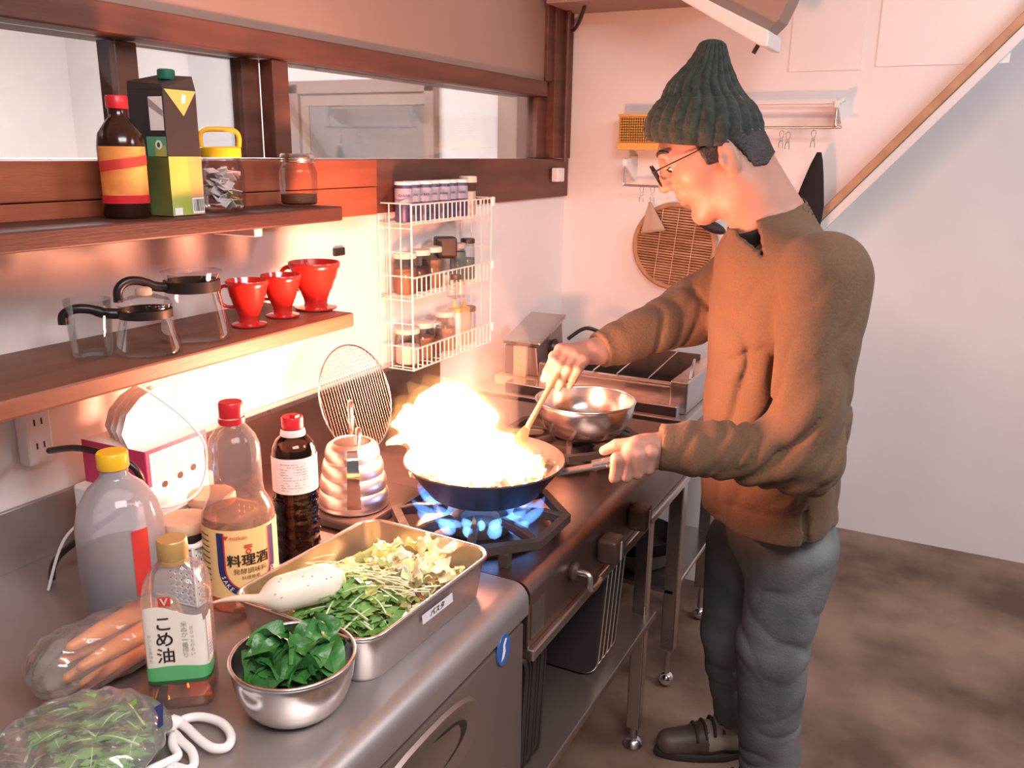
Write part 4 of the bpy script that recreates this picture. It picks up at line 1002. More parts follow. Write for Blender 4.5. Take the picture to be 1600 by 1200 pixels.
rnd = random.Random(9)
for i in range(4):
    o = thing('paper_filter', ['large white paper filter fanned out of the printed carton, outermost', 'white paper filter behind the outermost one in the carton', 'white paper filter third in the carton', 'white paper filter nearest the wall in the carton'][i], 'paper filter',
              (0.168 - 0.024 * i, 0.900 + 0.006 * i, 1.0552), 0, 'paper filters in the carton')
    R_ = 0.105; P = [(0.0, -0.055, 0.0)]
    pts = [(-0.056, 0.0), (-0.060, 0.022), (-0.042, 0.048), (-0.012, 0.066), (0.022, 0.076), (0.052, 0.080), (0.056, 0.055), (0.054, 0.0)]
    sc = 1.0 - 0.05 * i
    b = MB(); b.v = [(-0.28 * v * sc + s_ * 0.0006, u * sc, v * sc) for s_ in (-1, 1) for u, v in pts]; n = len(pts)
    b.f = [tuple(range(n)), tuple(reversed(range(n, 2 * n)))] + [(q, q + n, (q + 1) % n + n, (q + 1) % n) for q in range(n)]; b.mi = [0] * len(b.f)
    b.build('sheet', 'paper', o, smooth=0)
o = thing('plastic_sleeve', 'upright pinkish paper flap standing at the right of the filter carton', 'paper', (0.105, 0.995, 0.9))
b = MB().prism([(-0.02, 0.0), (0.016, 0.0), (0.030, 0.228), (0.004, 0.222)], 'x', 0.0, 0.0015); b.build('sheet', 'label_cream', o, smooth=0)
b = MB().span((-0.035, -0.025, -0.0395), (0.055, 0.040, 0.012)); b.build('holder', 'print_brown', o, smooth=0, bevel=0.003)
# power strip and cords on the left wall
ps = thing('power_strip', 'upright white power strip on the wall under the lower shelf', 'power strip', (0.0, 0.80, 1.02))
MB().span((0.0005, -0.022, 0), (0.026, 0.022, 0.135)).build('body', 'white_plastic', ps, smooth=0, bevel=0.004)
for z in (0.03, 0.068, 0.106):
    for y in (-0.006, 0.006): MB().span((0.0262, y - 0.0012, z - 0.005), (0.0266, y + 0.0012, z + 0.005)).build('slot', 'print_dark', ps, smooth=0)
tag(MB().tube(spline([(0.20, 0.845, 1.160), (0.205, 0.875, 1.135), (0.235, 0.905, 1.09), (0.252, 0.918, 1.045), (0.268, 0.885, 0.995), (0.262, 0.83, 0.985), (0.22, 0.77, 1.0), (0.15, 0.74, 0.95), (0.12, 0.72, 0.864)], 8), 0.0022, 8).build('white_cord', 'white_plastic', smooth=60),
    'thin white cord hanging in a loop from the lower shelf over the filter carton', 'cord')
tag(MB().tube(spline([(0.06, 0.79, 1.05), (0.16, 0.775, 1.075), (0.225, 0.80, 1.055), (0.235, 0.808, 1.015), (0.20, 0.80, 0.98), (0.1, 0.76, 0.90), (0.1, 0.74, 0.866)], 8), 0.0050, 8).build('power_cable', 'black_plastic', smooth=60),
    'thick black cord curving down behind the yellow-capped jug', 'cord')

# ================================================================== ON THE UPPER SHELF
def on_shelf(px, x, z): # a point on a shelf at depth x under the pixel column px
    p = at(px, 300, x=x); return Vector((x, p.y, z))
p = on_shelf(196, 0.125, SU + 0.0005)
db = thing('sauce_bottle', 'dark sauce bottle with red and orange label at the left of the upper shelf', 'bottle', p)
MB().lathe([(0.030, 0.0), (0.034, 0.005), (0.034, 0.105), (0.031, 0.122), (0.020, 0.138), (0.013, 0.146), (0.013, 0.158)], 36, cap1=False).build('bottle', 'soy', db, smooth=50)
cap_screw(db, 0.0155, 0.1575, 0.176, 'cap_red')
la = math.atan2(-p.y, 1.25 - p.x) + 0.2; lm = cyl_map(0.034, la, 0, 0.0007); lm2 = cyl_map(0.034, la, 0, 0.0013)
MB().grid(lambda s_, t_: lm(-0.045 + 0.08 * s_, 0.022 + 0.082 * t_), 24, 1).build('label', 'label_orange', db, smooth=60)
MB().grid(lambda s_, t_: lm2(-0.045 + 0.08 * s_, 0.068 + 0.014 * t_ + 0.01 * s_), 24, 1).build('label_band', 'print_red', db, smooth=60)
MB().grid(lambda s_, t_: lm2(-0.045 + 0.08 * s_, 0.022 + 0.012 * t_), 24, 1).build('label_hem', 'cap_red', db, smooth=60)

# carton
c_ = on_shelf(266, 0.130, SU + 0.0005)
ct = thing('juice_carton', 'tall black and lime green drink carton with dark green screw cap', 'carton', c_, math.radians(3))
hx, hy, ch = 0.036, 0.034, 0.188
MB().span((-hx, -hy, 0), (hx, hy, ch)).build('body', 'carton_black', ct, smooth=0, bevel=0.001)
tp = MB(); tp.add([(-hx, -hy, ch), (hx, -hy, ch), (hx, hy, ch), (-hx, hy, ch), (-hx, -hy + 0.002, ch + 0.012), (-hx, hy - 0.002, ch + 0.026), (hx - 0.004, hy - 0.002, ch + 0.022), (hx - 0.004, -hy + 0.002, ch + 0.006)],
       [(0, 1, 7, 4), (1, 2, 6, 7), (2, 3, 5, 6), (3, 0, 4, 5), (4, 7, 6, 5)]).build('gable_top', 'carton_black', ct, smooth=0)
MB().lathe([(0.0125, 0.0), (0.0130, 0.002), (0.0130, 0.013), (0.011, 0.015), (0.0, 0.015)], 24, c=(0.008, 0.004, ch + 0.016)).build('cap', 'cap_green', ct, smooth=40)
# prints on the front (+x) and left (-y) faces
E_ = 0.0006
fx = lambda u, v, o=E_: (hx + o, u, v)
fy = lambda u, v, o=E_: (u, -hy - o, v)
def quad(parent, name, mat, pts, o=E_, face=fx): return MB().add([face(u, v, o) for u, v in pts], [tuple(range(len(pts)))]).build(name, mat, parent, smooth=0)
quad(ct, 'lime_print', 'carton_green', [(-hy, 0.001), (0.008, 0.001), (0.004, 0.090), (-hy, 0.090)])
quad(ct, 'orange_print', 'carton_orange', [(0.008, 0.001), (hy, 0.001), (hy, 0.090), (0.004, 0.090)])
quad(ct, 'lime_triangle', 'carton_lime', [(-0.032, ch), (0.004, 0.150), (0.033, ch)], 0.0009)
quad(ct, 'white_leaf', 'print_white', [(0.000, 0.168), (0.009, 0.170), (0.011, 0.181), (0.003, 0.182)], 0.0013)
quad(ct, 'white_foot', 'print_white', [(-0.03, 0.002), (-0.014, 0.002), (-0.014, 0.013), (-0.03, 0.013)], 0.0012)
b = MB(); b.add([fx(0.008, 0.003, 0.0010), fx(0.033, 0.003, 0.0010), fx(0.033, 0.027, 0.0010), fx(0.008, 0.027, 0.0010)], [(0, 1, 2, 3)]); b.build('barcode_field', 'print_white', ct, smooth=0)
b = MB(); rnd = random.Random(2); u = 0.010
while u < 0.031:
    w_b = rnd.choice((0.0006, 0.0010, 0.0015)); b.add([fx(u, 0.006, 0.0014), fx(u + w_b, 0.006, 0.0014), fx(u + w_b, 0.025, 0.0014), fx(u, 0.025, 0.0014)], [(0, 1, 2, 3)]); u += w_b + rnd.choice((0.0008, 0.0014))
struct(b.build('barcode', 'print_dark', ct, smooth=0, weld=False), 'stuff')
quad(ct, 'white_panel', 'print_white', [(0.006, 0.128), (0.034, 0.128), (0.034, 0.177), (0.006, 0.177)], E_, fy)
quad(ct, 'grey_strip', 'print_grey', [(0.006, 0.164), (0.034, 0.148), (0.034, 0.157), (0.006, 0.176)], 0.0011, fy)
quad(ct, 'mint_panel', 'carton_mint', [(-0.004, 0.090), (0.0355, 0.090), (0.0355, 0.119), (-0.004, 0.119)], E_, fy)
quad(ct, 'lime_spot', 'carton_lime', [(0.012, 0.090), (0.034, 0.090), (0.034, 0.106), (0.012, 0.108)], 0.0011, fy)
quad(ct, 'white_spot', 'print_white', [(0.021 + 0.007 * math.cos(2 * pi * i / 16), 0.107 + 0.007 * math.sin(2 * pi * i / 16)) for i in range(16)], 0.0016, fy)
quad(ct, 'dark_spot', 'cap_green', [(0.021 + 0.003 * math.cos(2 * pi * i / 12), 0.107 + 0.004 * math.sin(2 * pi * i / 12)) for i in range(12)], 0.0020, fy)
quad(ct, 'side_print', 'carton_grey' if False else 'carton_olive', [(-0.035, 0.001), (0.036, 0.001), (0.036, 0.088), (-0.035, 0.092)], E_, fy)

# yellow-lidded jar of sachets
jp = on_shelf(349, 0.125, SU + 0.0005)
jr = thing('plastic_jar', 'clear jar with yellow handled lid, full of small paper sachets', 'jar', jp, math.radians(-45))
MB().lathe([(0.030, 0.0), (0.035, 0.004), (0.0365, 0.012), (0.0365, 0.066), (0.034, 0.078), (0.0305, 0.084), (0.0305, 0.088)], 36, cap1=False).build('jar', 'clear_glass', jr, smooth=50)
ld = cap_screw(jr, 0.0335, 0.0885, 0.106, 'cap_yellow', 'lid')
MB().tube(spline([(0, -0.030, 0.1055), (0, -0.031, 0.122), (0, -0.024, 0.132), (0, -0.0, 0.134), (0, 0.024, 0.132), (0, 0.031, 0.122), (0, 0.030, 0.1055)], 5), 0.0042, 8).build('lid_handle', 'cap_yellow', ld, smooth=60)
rnd = random.Random(21)
pk = MB().box((0, 0, 0), (0.022, 0.016, 0.0022)).mesh('paper_sachet', 'packet', 0, bevel=0.0008, bseg=1)
pk2 = MB().box((0, 0, 0), (0.022, 0.016, 0.0022)).mesh('paper_sachet', 'packet_orange', 0, bevel=0.0008, bseg=1)
for i in range(44):
    a = rnd.uniform(0, 2 * pi); r = 0.022 * math.sqrt(rnd.random()); z = 0.010 + 0.058 * i / 44
    o = bpy.data.objects.new('paper_sachet', pk2 if i % 13 == 5 else pk); COL.objects.link(o)
    o.location = jp + Vector((r * math.cos(a), r * math.sin(a), z)); o.rotation_euler = (rnd.uniform(-0.9, 0.9), rnd.uniform(-0.9, 0.9), rnd.uniform(0, 6.28))
    tag(o, 'orange paper sachet in the yellow-lidded jar' if i % 13 == 5 else 'pale paper sachet in the yellow-lidded jar', 'sachet', 'orange sachets in the jar' if i % 13 == 5 else 'sachets in the jar')

mj = thing('mason_jar', 'screw-top glass jar a third full of brown powder on the upper shelf', 'jar', on_shelf(467, 0.125, SU + 0.0005))
MB().lathe([(0.029, 0.0), (0.034, 0.003), (0.0355, 0.012), (0.0355, 0.060), (0.032, 0.072), (0.0295, 0.076), (0.0295, 0.080)], 36, cap1=False).build('jar', 'clear_glass', mj, smooth=50)
MB().lathe([(0.030, 0.0025), (0.0335, 0.006), (0.0335, 0.021), (0.0, 0.022)], 32).build('powder', 'coffee', mj, smooth=40)
cb = MB().lathe([(0.0315, 0.0795), (0.0325, 0.081), (0.0315, 0.083), (0.0325, 0.085), (0.0315, 0.087), (0.0322, 0.089), (0.0322, 0.094), (0.030, 0.0955), (0.0, 0.0955)], 36); cb.build('lid', 'bright_steel', mj, smooth=30)

# ================================================================== ON THE LOWER SHELF
def dripper(label, loc, s, rz, hs=1.0):
    d = thing('coffee_dripper', label, 'coffee dripper', loc, rz, 'red coffee drippers on the lower shelf')
    MB().lathe([(0.044 * s, 0.0), (0.047 * s, 0.002), (0.047 * s, 0.0045), (0.027 * s, 0.007), (0.0255 * s, 0.012), (0.0275 * s, 0.020), (0.036 * s, 0.036), (0.0385 * s, 0.038), (0.0455 * s, 0.055), (0.048 * s, 0.057), (0.054 * s, 0.075), (0.0565 * s, 0.077), (0.058 * s, 0.085), (0.0565 * s, 0.087), (0.053 * s, 0.080), (0.022 * s, 0.018), (0.009 * s, 0.012)], 40, cap0=True, cap1=False).build('cone', 'red_plastic', d, smooth=50)
    d.scale = (1, 1, hs)
    rb = MB()
    for i in range(12):
        a = 2 * pi * i / 12
        P = [(0.050 * s, 0.080, a + 0.6), (0.040 * s, 0.061, a + 0.4), (0.030 * s, 0.042, a + 0.2), (0.019 * s, 0.021, a)]
        rb.tube([(r * math.cos(q), r * math.sin(q), z) for r, z, q in P], 0.0012, 5)
    struct(rb.build('spiral_ribs', 'red_plastic', d, smooth=60, weld=False), 'stuff')
    MB().tube(spline([(0.044 * s, 0, 0.070), (0.060 * s, 0, 0.076), (0.074 * s, 0, 0.068), (0.074 * s, 0, 0.048), (0.060 * s, 0, 0.038), (0.034 * s, 0, 0.036)], 5), 0.0048 * s, 8).build('handle', 'red_plastic', d, smooth=60)
P1 = at(500, 491, z=SL); P2 = at(444, 503, z=SL); P3 = at(394, 517, z=SL)
dripper('largest red coffee dripper at the right end of the lower shelf', (0.150, P1.y + 0.040, SL + 0.0005), 0.86, math.radians(205), 1.06)
dripper('small red coffee dripper in the middle of the three', (0.150, P2.y + 0.038, SL + 0.0005), 0.64, math.radians(215), 0.90)
dripper('small red coffee dripper beside the glass server', (0.160, P3.y + 0.030, SL + 0.0005), 0.64, math.radians(215), 0.93)
def server(label, loc, rb, rt, h, rz, hz, lid):
    s_ = thing('glass_server', label, 'coffee server', loc, rz, 'glass coffee servers')
    MB().lathe([(rb * 0.9, 0.0), (rb, 0.004), (rb, 0.010), (rt * 1.02, h * 0.72), (rt, h * 0.78), (rt, h * 0.9), (rt * 1.12, h)], 40, cap1=False).build('jug', 'clear_glass', s_, smooth=50)
    bd_ = MB().lathe([(rt + 0.0006, h * 0.72), (rt + 0.003, h * 0.725), (rt + 0.003, h * 0.885), (rt + 0.0006, h * 0.89)], 40, cap0=False, cap1=False).build('collar_band', 'black_plastic', s_, smooth=40)
    MB().tube(spline([(rt + 0.001, 0, h * 0.81), (rt + 0.020, 0, h * 0.84), (rt + 0.040, 0, h * 0.93), (rt + 0.060, 0, h * 0.94), (rt + 0.074, 0, h * 0.84), (rt + 0.076, 0, h * 0.66)], 6), [0.008] * 10 + [0.007] * 21, 10).build('handle', 'black_plastic', s_, smooth=60)
    if lid:
        l_ = MB().lathe([(rt * 1.05, h * 1.0), (rt * 1.0, h * 1.06), (rt * 0.6, h * 1.14), (0.0, h * 1.15)], 36, cap0=False).build('lid', 'clear_glass', s_, smooth=50)
        MB().lathe([(0.010, h * 1.151), (0.012, h * 1.17), (0.0115, h * 1.27), (0.008, h * 1.31), (0.0, h * 1.32)], 24).build('cork_knob', 'cork', l_, smooth=50)
    else:
        MB().lathe([(rt * 1.14, h * 1.0), (rt * 1.16, h * 1.02), (rt * 0.9, h * 1.03), (0.0, h * 1.035)], 36, cap0=False).build('lid', 'clear_glass', s_, smooth=50)
P4 = at(328, 541, z=SL); P5 = at(244, 563, z=SL)
server('larger glass server with black collar beside the red drippers', (0.158, P4.y + 0.034, SL + 0.0005), 0.055, 0.041, 0.108, math.radians(-110), 0, False)
server('smaller cork-lidded glass server at the left of the lower shelf', (0.178, P5.y + 0.030, SL + 0.0005), 0.048, 0.036, 0.076, math.radians(-130), 0, True)
tb = thing('glass_tumbler', 'clear glass tumbler on the lower shelf at the left edge', 'glass', (0.125, 0.835, SL + 0.0005))
MB().lathe([(0.026, 0.0), (0.028, 0.003), (0.033, 0.085), (0.0315, 0.085), (0.0265, 0.006), (0.0, 0.005)], 32, cap1=False).build('tumbler', 'clear_glass', tb, smooth=50)

# ================================================================== WHITE WIRE RACK
RY0, RY1, RXF = 1.730, 2.125, 0.100
rk = thing('wire_spice_rack', 'white three-tier wire spice rack hanging on the wall', 'spice rack', (0, 0, 0))
_wire = {}
def wire(a, b, parent, r=0.0017, name='wire'):
    a = Vector(a); b = Vector(b); l = (b - a).length; k = (round(l, 4), r)
    if k not in _wire: _wire[k] = MB().tube([(0, 0, 0), (0, 0, l)], r, 6).mesh('wire', 'white_wire', 60)
    o = bpy.data.objects.new(name, _wire[k]); link(o, parent); o.location = a; o.rotation_euler = (b - a).to_track_quat('Z', 'Y').to_euler()
    return o
RZ0, RZ1 = 0.975, 1.378
for y in (RY0, RY1):
    for x in (0.006, 0.037, 0.069, RXF): wire((x, y, RZ0), (x, y, RZ1 if y == RY0 else RZ1 - 0.004), rk, 0.0016 if 0.01 < x < RXF else 0.0024)
    for i in range(8 if y == RY0 else 4):
        z = RZ0 + 0.403 * i / (7 if y == RY0 else 3); wire((0.006, y, z), (RXF, y, z), rk)
for z0, z1 in ((1.330, 1.376), (1.153, 1.203), (0.975, 1.027)):
    tr = MB().tube([(RXF, RY0, z1), (RXF, RY1, z1)], 0.0024, 6).build('tier_rail', 'white_wire', rk, smooth=60)
    MB().tube([(RXF, RY0, z0), (RXF, RY1, z0)], 0.0024, 6).build('tier_rail', 'white_wire', rk, smooth=60)
    MB().tube([(0.006, RY0, z0), (0.006, RY1, z0)], 0.0024, 6).build('tier_rail', 'white_wire', rk, smooth=60)
    for i in range(1, 19):
        y = RY0 + (RY1 - RY0) * i / 19
        wire((RXF, y, z0), (RXF, y, z1), tr)
        if i % 2: wire((0.006, y, z0), (RXF, y, z0), tr)
    MB().span((RXF - 0.004, RY1 + 0.002, z1 - 0.022), (RXF + 0.006, RY1 + 0.013, z1 + 0.004)).build('clip', 'white_plastic', rk, smooth=0, bevel=0.002)
for y in (RY0 + 0.03, RY1 - 0.03): wire((0.006, y, RZ0), (0.006, y, RZ1), rk)
# spice cans on the top tier
ZT = (1.3330, 1.1560, 0.9780)
def can_mesh():
    return (MB().lathe([(0.0200, 0.0), (0.0212, 0.002), (0.0212, 0.0845), (0.0200, 0.0865), (0.0, 0.0865)], 28).mesh('can', 'label_blue', 40),
            MB().lathe([(0.0213, 0.0868), (0.0218, 0.088), (0.0218, 0.0935), (0.020, 0.095), (0.0, 0.095)], 28).mesh('lid', 'white_plastic', 40),
            MB().lathe([(0.0216, 0.046), (0.0218, 0.047), (0.0218, 0.078), (0.0216, 0.079)], 28, cap0=False, cap1=False).mesh('label', 'label_pale_blue', 40))
cmn = can_mesh(); cl = MB(); gv, gf_ = glyphs('GABAN', 0.0082, bold=0.0003); cl.add([Vector((0.0224 * math.cos(p[0] / 0.0224 - 0.9), 0.0224 * math.sin(p[0] / 0.0224 - 0.9), 0.060 + p[1])) for p in gv], gf_)
clm = cl.mesh('lettering', 'print_navy', 0, weld=False)
ords = ['first blue spice can from the left on the top tier of the wire rack', 'second blue spice can from the left on the top tier', 'third blue spice can from the left on the top tier', 'fourth blue spice can from the left on the top tier',
        'fifth blue spice can from the left on the top tier', 'sixth blue spice can from the left on the top tier', 'seventh blue spice can from the left on the top tier']
for i in range(7):
    o = thing('spice_can', ords[i], 'can', (0.058 - 0.006 * (i % 2), 1.762 + 0.0440 * i, ZT[0]), 0, 'blue spice cans on the wire rack')
    for m in cmn + (clm,): link(bpy.data.objects.new(m.name.split('.')[0], m), o)
o = thing('spice_jar', 'clear plastic shaker at the right end of the row of blue spice cans', 'jar', (0.055, 2.075, ZT[0]))
MB().lathe([(0.021, 0.0), (0.023, 0.002), (0.023, 0.085)], 28, cap1=False).build('jar', 'clear_glass', o, smooth=40)
MB().lathe([(0.020, 0.002), (0.0215, 0.004), (0.0215, 0.062), (0.0, 0.063)], 28).build('spice', 'lid_cream', o, smooth=40)
cap_screw(o, 0.0245, 0.0855, 0.102, 'lid_cream', 'lid')
def jar(label, y, tier, r, h, fill, fillmat, lidmat, x=0.05, lid_h=0.014, name='spice_jar', body='clear_glass', sup=2.0):
    o = thing(name, label, 'jar', (x, y, ZT[tier]), math.radians(-50), 'jars on the wire rack')
    MB().lathe([(r * 0.9, 0.0), (r, 0.003), (r, h * 0.86), (r * 0.9, h * 0.94), (r * 0.88, h)], 28, cap1=False, sup=sup).build('jar', body, o, smooth=50)
    MB().lathe([(r * 0.85, 0.002), (r * 0.94, 0.005), (r * 0.94, h * fill), (0.0, h * fill + 0.001)], 28, sup=sup).build('contents', fillmat, o, smooth=40)
    cap_screw(o, r * 0.98, h + 0.0004, h + lid_h, lidmat, 'lid')
    return o
jar('glass jar of dark spice with pale lid, leftmost on the middle tier', 1.775, 1, 0.029, 0.088, 0.72, 'spice_brown', 'lid_cream')
jar('glass jar of brown spice with pale lid, second on the middle tier', 1.838, 1, 0.029, 0.090, 0.66, 'spice_dark', 'lid_cream')
jar('glass jar of reddish spice with pale lid, third on the middle tier', 1.898, 1, 0.027, 0.092, 0.80, 'spice_brown', 'lid_cream')
o = jar('jar with a big square dark brown cap on the middle tier', 1.965, 1, 0.024, 0.070, 0.4, 'lid_cream', 'brown_plastic', lid_h=0.004)
MB().span((-0.026, -0.028, 0.0745), (0.026, 0.028, 0.125)).build('square_cap', 'brown_plastic', o, smooth=0, bevel=0.005)
jar('small jar with dark green label and grey lid on the middle tier', 2.030, 1, 0.022, 0.090, 0.9, 'teal_label', 'print_grey', body='clear_glass')
jar('slim dark green jar at the right end of the middle tier', 2.083, 1, 0.020, 0.098, 0.6, 'teal_label', 'brown_plastic')
jar('wide glass jar with cream lid, leftmost on the bottom tier', 1.780, 2, 0.032, 0.078, 0.6, 'lid_cream', 'lid_cream')
jar('glass jar of brown seasoning with cream lid, second on the bottom tier', 1.850, 2, 0.031, 0.082, 0.70, 'spice_brown', 'lid_cream')
jar('narrow glass jar with steel lid between two cream-lidded jars on the bottom tier', 1.905, 2, 0.021, 0.072, 0.6, 'coffee', 'bright_steel')
jar('tall glass jar with cream lid in the middle of the bottom tier', 1.962, 2, 0.028, 0.092, 0.68, 'spice_brown', 'lid_cream')
for k, (y, mat, cap_, lab) in enumerate(((2.020, 'label_cream', 'mustard', 'squeeze bottle with yellow nozzle on the bottom tier of the rack'), (2.052, 'cloth_tan', 'carrot', 'squeeze bottle with orange nozzle on the bottom tier of the rack'))):
    o = thing('squeeze_bottle', lab, 'bottle', (0.045 + 0.012 * k, y, ZT[2]), 0, 'squeeze bottles on the wire rack')
    MB().lathe([(0.017, 0), (0.0185, 0.003), (0.0185, 0.085), (0.015, 0.094)], 24).build('bottle', mat, o, smooth=50)
    MB().lathe([(0.0165, 0.0945), (0.0165, 0.104), (0.006, 0.107), (0.003, 0.126), (0.0, 0.126)], 20).build('nozzle', cap_, o, smooth=40)
jar('small jar with dark lid at the right end of the bottom tier', 2.092, 2, 0.019, 0.086, 0.45, 'label_cream', 'brown_plastic')
# small glass frame hung on the middle rail
o = thing('glass_tag', 'small square clear glass bottle hooked on the front of the middle tier', 'bottle', (RXF + 0.0175, 1.905, 1.135), math.radians(-20))
MB().lathe([(0.017, 0.0), (0.019, 0.002), (0.019, 0.042), (0.014, 0.046)], 32, sup=7.0).build('bottle', 'clear_glass', o, smooth=40)
MB().lathe([(0.0135, 0.0465), (0.0145, 0.048), (0.0145, 0.058), (0.0, 0.058)], 20).build('stopper', 'brown_plastic', o, smooth=40)

# ================================================================== FAR WALL
def on_wall(px, py, d=0.0): return at(px, py, y=YB - d)
sc_ = on_wall(1053, 385, 0.02)
zr = thing('bamboo_strainer', 'round bamboo strainer tray hanging on the far wall behind the cook', 'strainer', sc_)
zr.rotation_euler = (0, math.radians(4), 0)
RS = 0.136
MB().tube([(RS * math.cos(2 * pi * i / 48), 0, RS * math.sin(2 * pi * i / 48)) for i in range(48)], 0.0085, 10, closed=True).build('rim', 'bamboo', zr, smooth=180)
MB().lathe([(0.0, 0.0), (RS, 0.0)], 40, cap0=False, cap1=False, mat=Matrix.Rotation(pi / 2, 3, 'X'), c=(0, 0.006, 0)).build('backing', 'bamboo_dark', zr, smooth=0)
for i in range(-14, 15):
    z = i * 0.0088; hl = math.sqrt(max(0, (RS - 0.006) ** 2 - z * z))
    if hl < 0.02: continue
    b = MB(); b.tube([(-hl, 0.0, z), (hl, 0.0, z)], 0.0033, 6); b.build('slat', 'bamboo', zr, smooth=60)
for x in (-0.055, 0.0, 0.06):
    hl = math.sqrt(RS * RS - x * x) - 0.008
    MB().tube([(x, -0.0036, -hl), (x + 0.004, -0.0036, hl)], 0.0014, 5).build('binding', 'tan_wood', zr, smooth=60)
cl_ = thing('cloth_corner', 'folded tan cloth corner hung over the bamboo strainer', 'cloth', on_wall(1018, 330, 0.036))
b = MB(); n = 8
def clf(s_, t_):
    w_k = 0.006 + 0.062 * t_
    return Vector((-0.006 + (s_ - 0.5) * 1.25 * w_k + 0.016 * t_, -0.004 - 0.006 * math.sin(s_ * pi) - 0.003 * math.sin(s_ * 9 + t_ * 3), 0.03 - 0.098 * t_ + 0.016 * (s_ - 0.5) * t_))
b.grid(clf, 10, 8); co = b.build('fold', 'cloth_tan', cl_, smooth=180)
md_ = co.modifiers.new('thickness', 'SOLIDIFY'); md_.thickness = 0.002
# wall rails with clips
def rail(label, xa, xb, z_top, z_rail, shelf, dy=0.11):
    r_ = thing('wall_rail', label, 'wall rack', (0, 0, 0), 0, 'white wall rails')
    if shelf:
        for k in range(3): MB().tube([(xa, YB - 0.012 - 0.04 * k, z_top - 0.006 * k), (xb, YB - 0.012 - 0.04 * k, z_top - 0.006 * k)], 0.004, 8).build('shelf_bar', 'white_paint', r_, smooth=60)
    for x in (xa + 0.012, xb - 0.012):
        MB().prism([(YB - 0.001, z_rail + 0.015), (YB - 0.001, z_top + 0.008), (YB - dy, z_top - 0.006), (YB - dy, z_top - 0.026), (YB - 0.02, z_rail + 0.012)], 'x', x - 0.007, x + 0.007).build('bracket', 'white_paint', r_, smooth=0, bevel=0.002)
    MB().tube(spline([(xa + 0.012, YB - dy + 0.012, z_top - 0.02), (xa + 0.012, YB - dy + 0.008, z_rail + 0.008), (xa + 0.02, YB - dy + 0.008, z_rail), (xb - 0.02, YB - dy + 0.008, z_rail), (xb - 0.012, YB - dy + 0.008, z_rail + 0.008), (xb - 0.012, YB - dy + 0.012, z_top - 0.02)], 4), 0.0038, 8).build('hanging_bar', 'steel', r_, smooth=60)
q1 = on_wall(1308, 155, 0.05); rail('white wall rack with hanging bar to the right of the cook, holding clips', 0.50, q1.x + 0.02, q1.z, at(1290, 199, y=YB - 0.102).z, True)
q2 = on_wall(985, 246, 0.05); rail('small white wall rail with clips left of the cook, under the orange basket', q2.x - 0.01, q2.x + 0.20, q2.z, at(1000, 290, y=YB - 0.102).z, False)
def clip(label, px, py, dy=0.102, grp='steel clips on the wall rails'):
    p = at(px, py, y=YB - dy)
    c = thing('steel_clip', label, 'clip', p, 0.3, grp)
    MB().tube(spline([(0, 0, 0.0), (0.006, 0, -0.006), (0.003, 0, -0.022), (-0.005, 0, -0.034), (-0.006, 0, -0.050)], 4), 0.0014, 6).build('wire_arm', 'chrome', c, smooth=60)
    MB().tube(spline([(0, 0.002, 0.0), (-0.006, 0.002, -0.006), (-0.003, 0.002, -0.022), (0.005, 0.002, -0.034), (0.006, 0.002, -0.050)], 4), 0.0014, 6).build('wire_arm', 'chrome', c, smooth=60)
    MB().box((0, 0.001, -0.026), (0.010, 0.006, 0.010)).build('spring', 'steel', c, smooth=0, bevel=0.002)
clip('steel clip hanging empty, left of the pair on the right wall rack', 1222, 204); clip('steel clip hanging empty, right of the pair on the right wall rack', 1232, 206)
clip('steel clip holding the black cloth on the right wall rack', 1272, 203); clip('steel clip, left of two above the bamboo strainer', 1003, 291); clip('steel clip, right of two above the bamboo strainer', 1020, 291)
# hanging black cloth
hc = thing('black_cloth', 'black cloth hanging from a clip on the far wall beside the stair rail', 'cloth', at(1279, 240, y=YB - 0.10))
def bcl(s_, t_):
    wd_ = 0.010 + 0.060 * min(1, t_ * 1.6) ** 0.8; a = 2 * pi * s_
    return Vector((-0.016 * t_ * 1.6 + wd_ * 0.6 * math.cos(a) * (1 + 0.12 * math.sin(5 * a)), 0.014 * (0.4 + t_) * math.sin(a) + 0.01, 0.004 - 0.26 * t_))
b = MB(); b.grid(bcl, 28, 10); b.build('hanging_cloth', 'cloth_black', hc, smooth=180)
# orange basket
ob0 = at(967, 178, y=YB - 0.09); ob1 = at(967, 234, y=YB - 0.09)
ob = thing('rattan_basket', 'orange-yellow perforated basket hanging on the far wall behind the hat', 'basket', (ob0.x, YB - 0.09, ob1.z))
oh = ob0.z - ob1.z; ow = 0.20
b = MB(); lattice(b, (0.006, 0, 0.022), (ow - 0.012, 0, 0), (0, 0, oh - 0.03), 24, 10, 0.003, 0.0055); b.build('front_wall', 'rattan', ob, smooth=0, weld=False)
MB().span((0, -0.002, 0), (ow, 0.004, 0.022)).build('lower_band', 'rattan', ob, smooth=0, bevel=0.001)
MB().span((0, -0.002, oh - 0.009), (ow, 0.004, oh)).build('upper_band', 'rattan', ob, smooth=0, bevel=0.001)
for x in (0, ow - 0.006): MB().span((x, 0.004, 0), (x + 0.006, 0.085, oh)).build('side_wall', 'rattan', ob, smooth=0)
MB().span((0.006, 0.080, 0), (ow - 0.006, 0.085, oh)).build('back_wall', 'rattan', ob, smooth=0)
MB().span((0.006, 0.004, 0), (ow - 0.006, 0.080, 0.004)).build('base', 'rattan', ob, smooth=0)
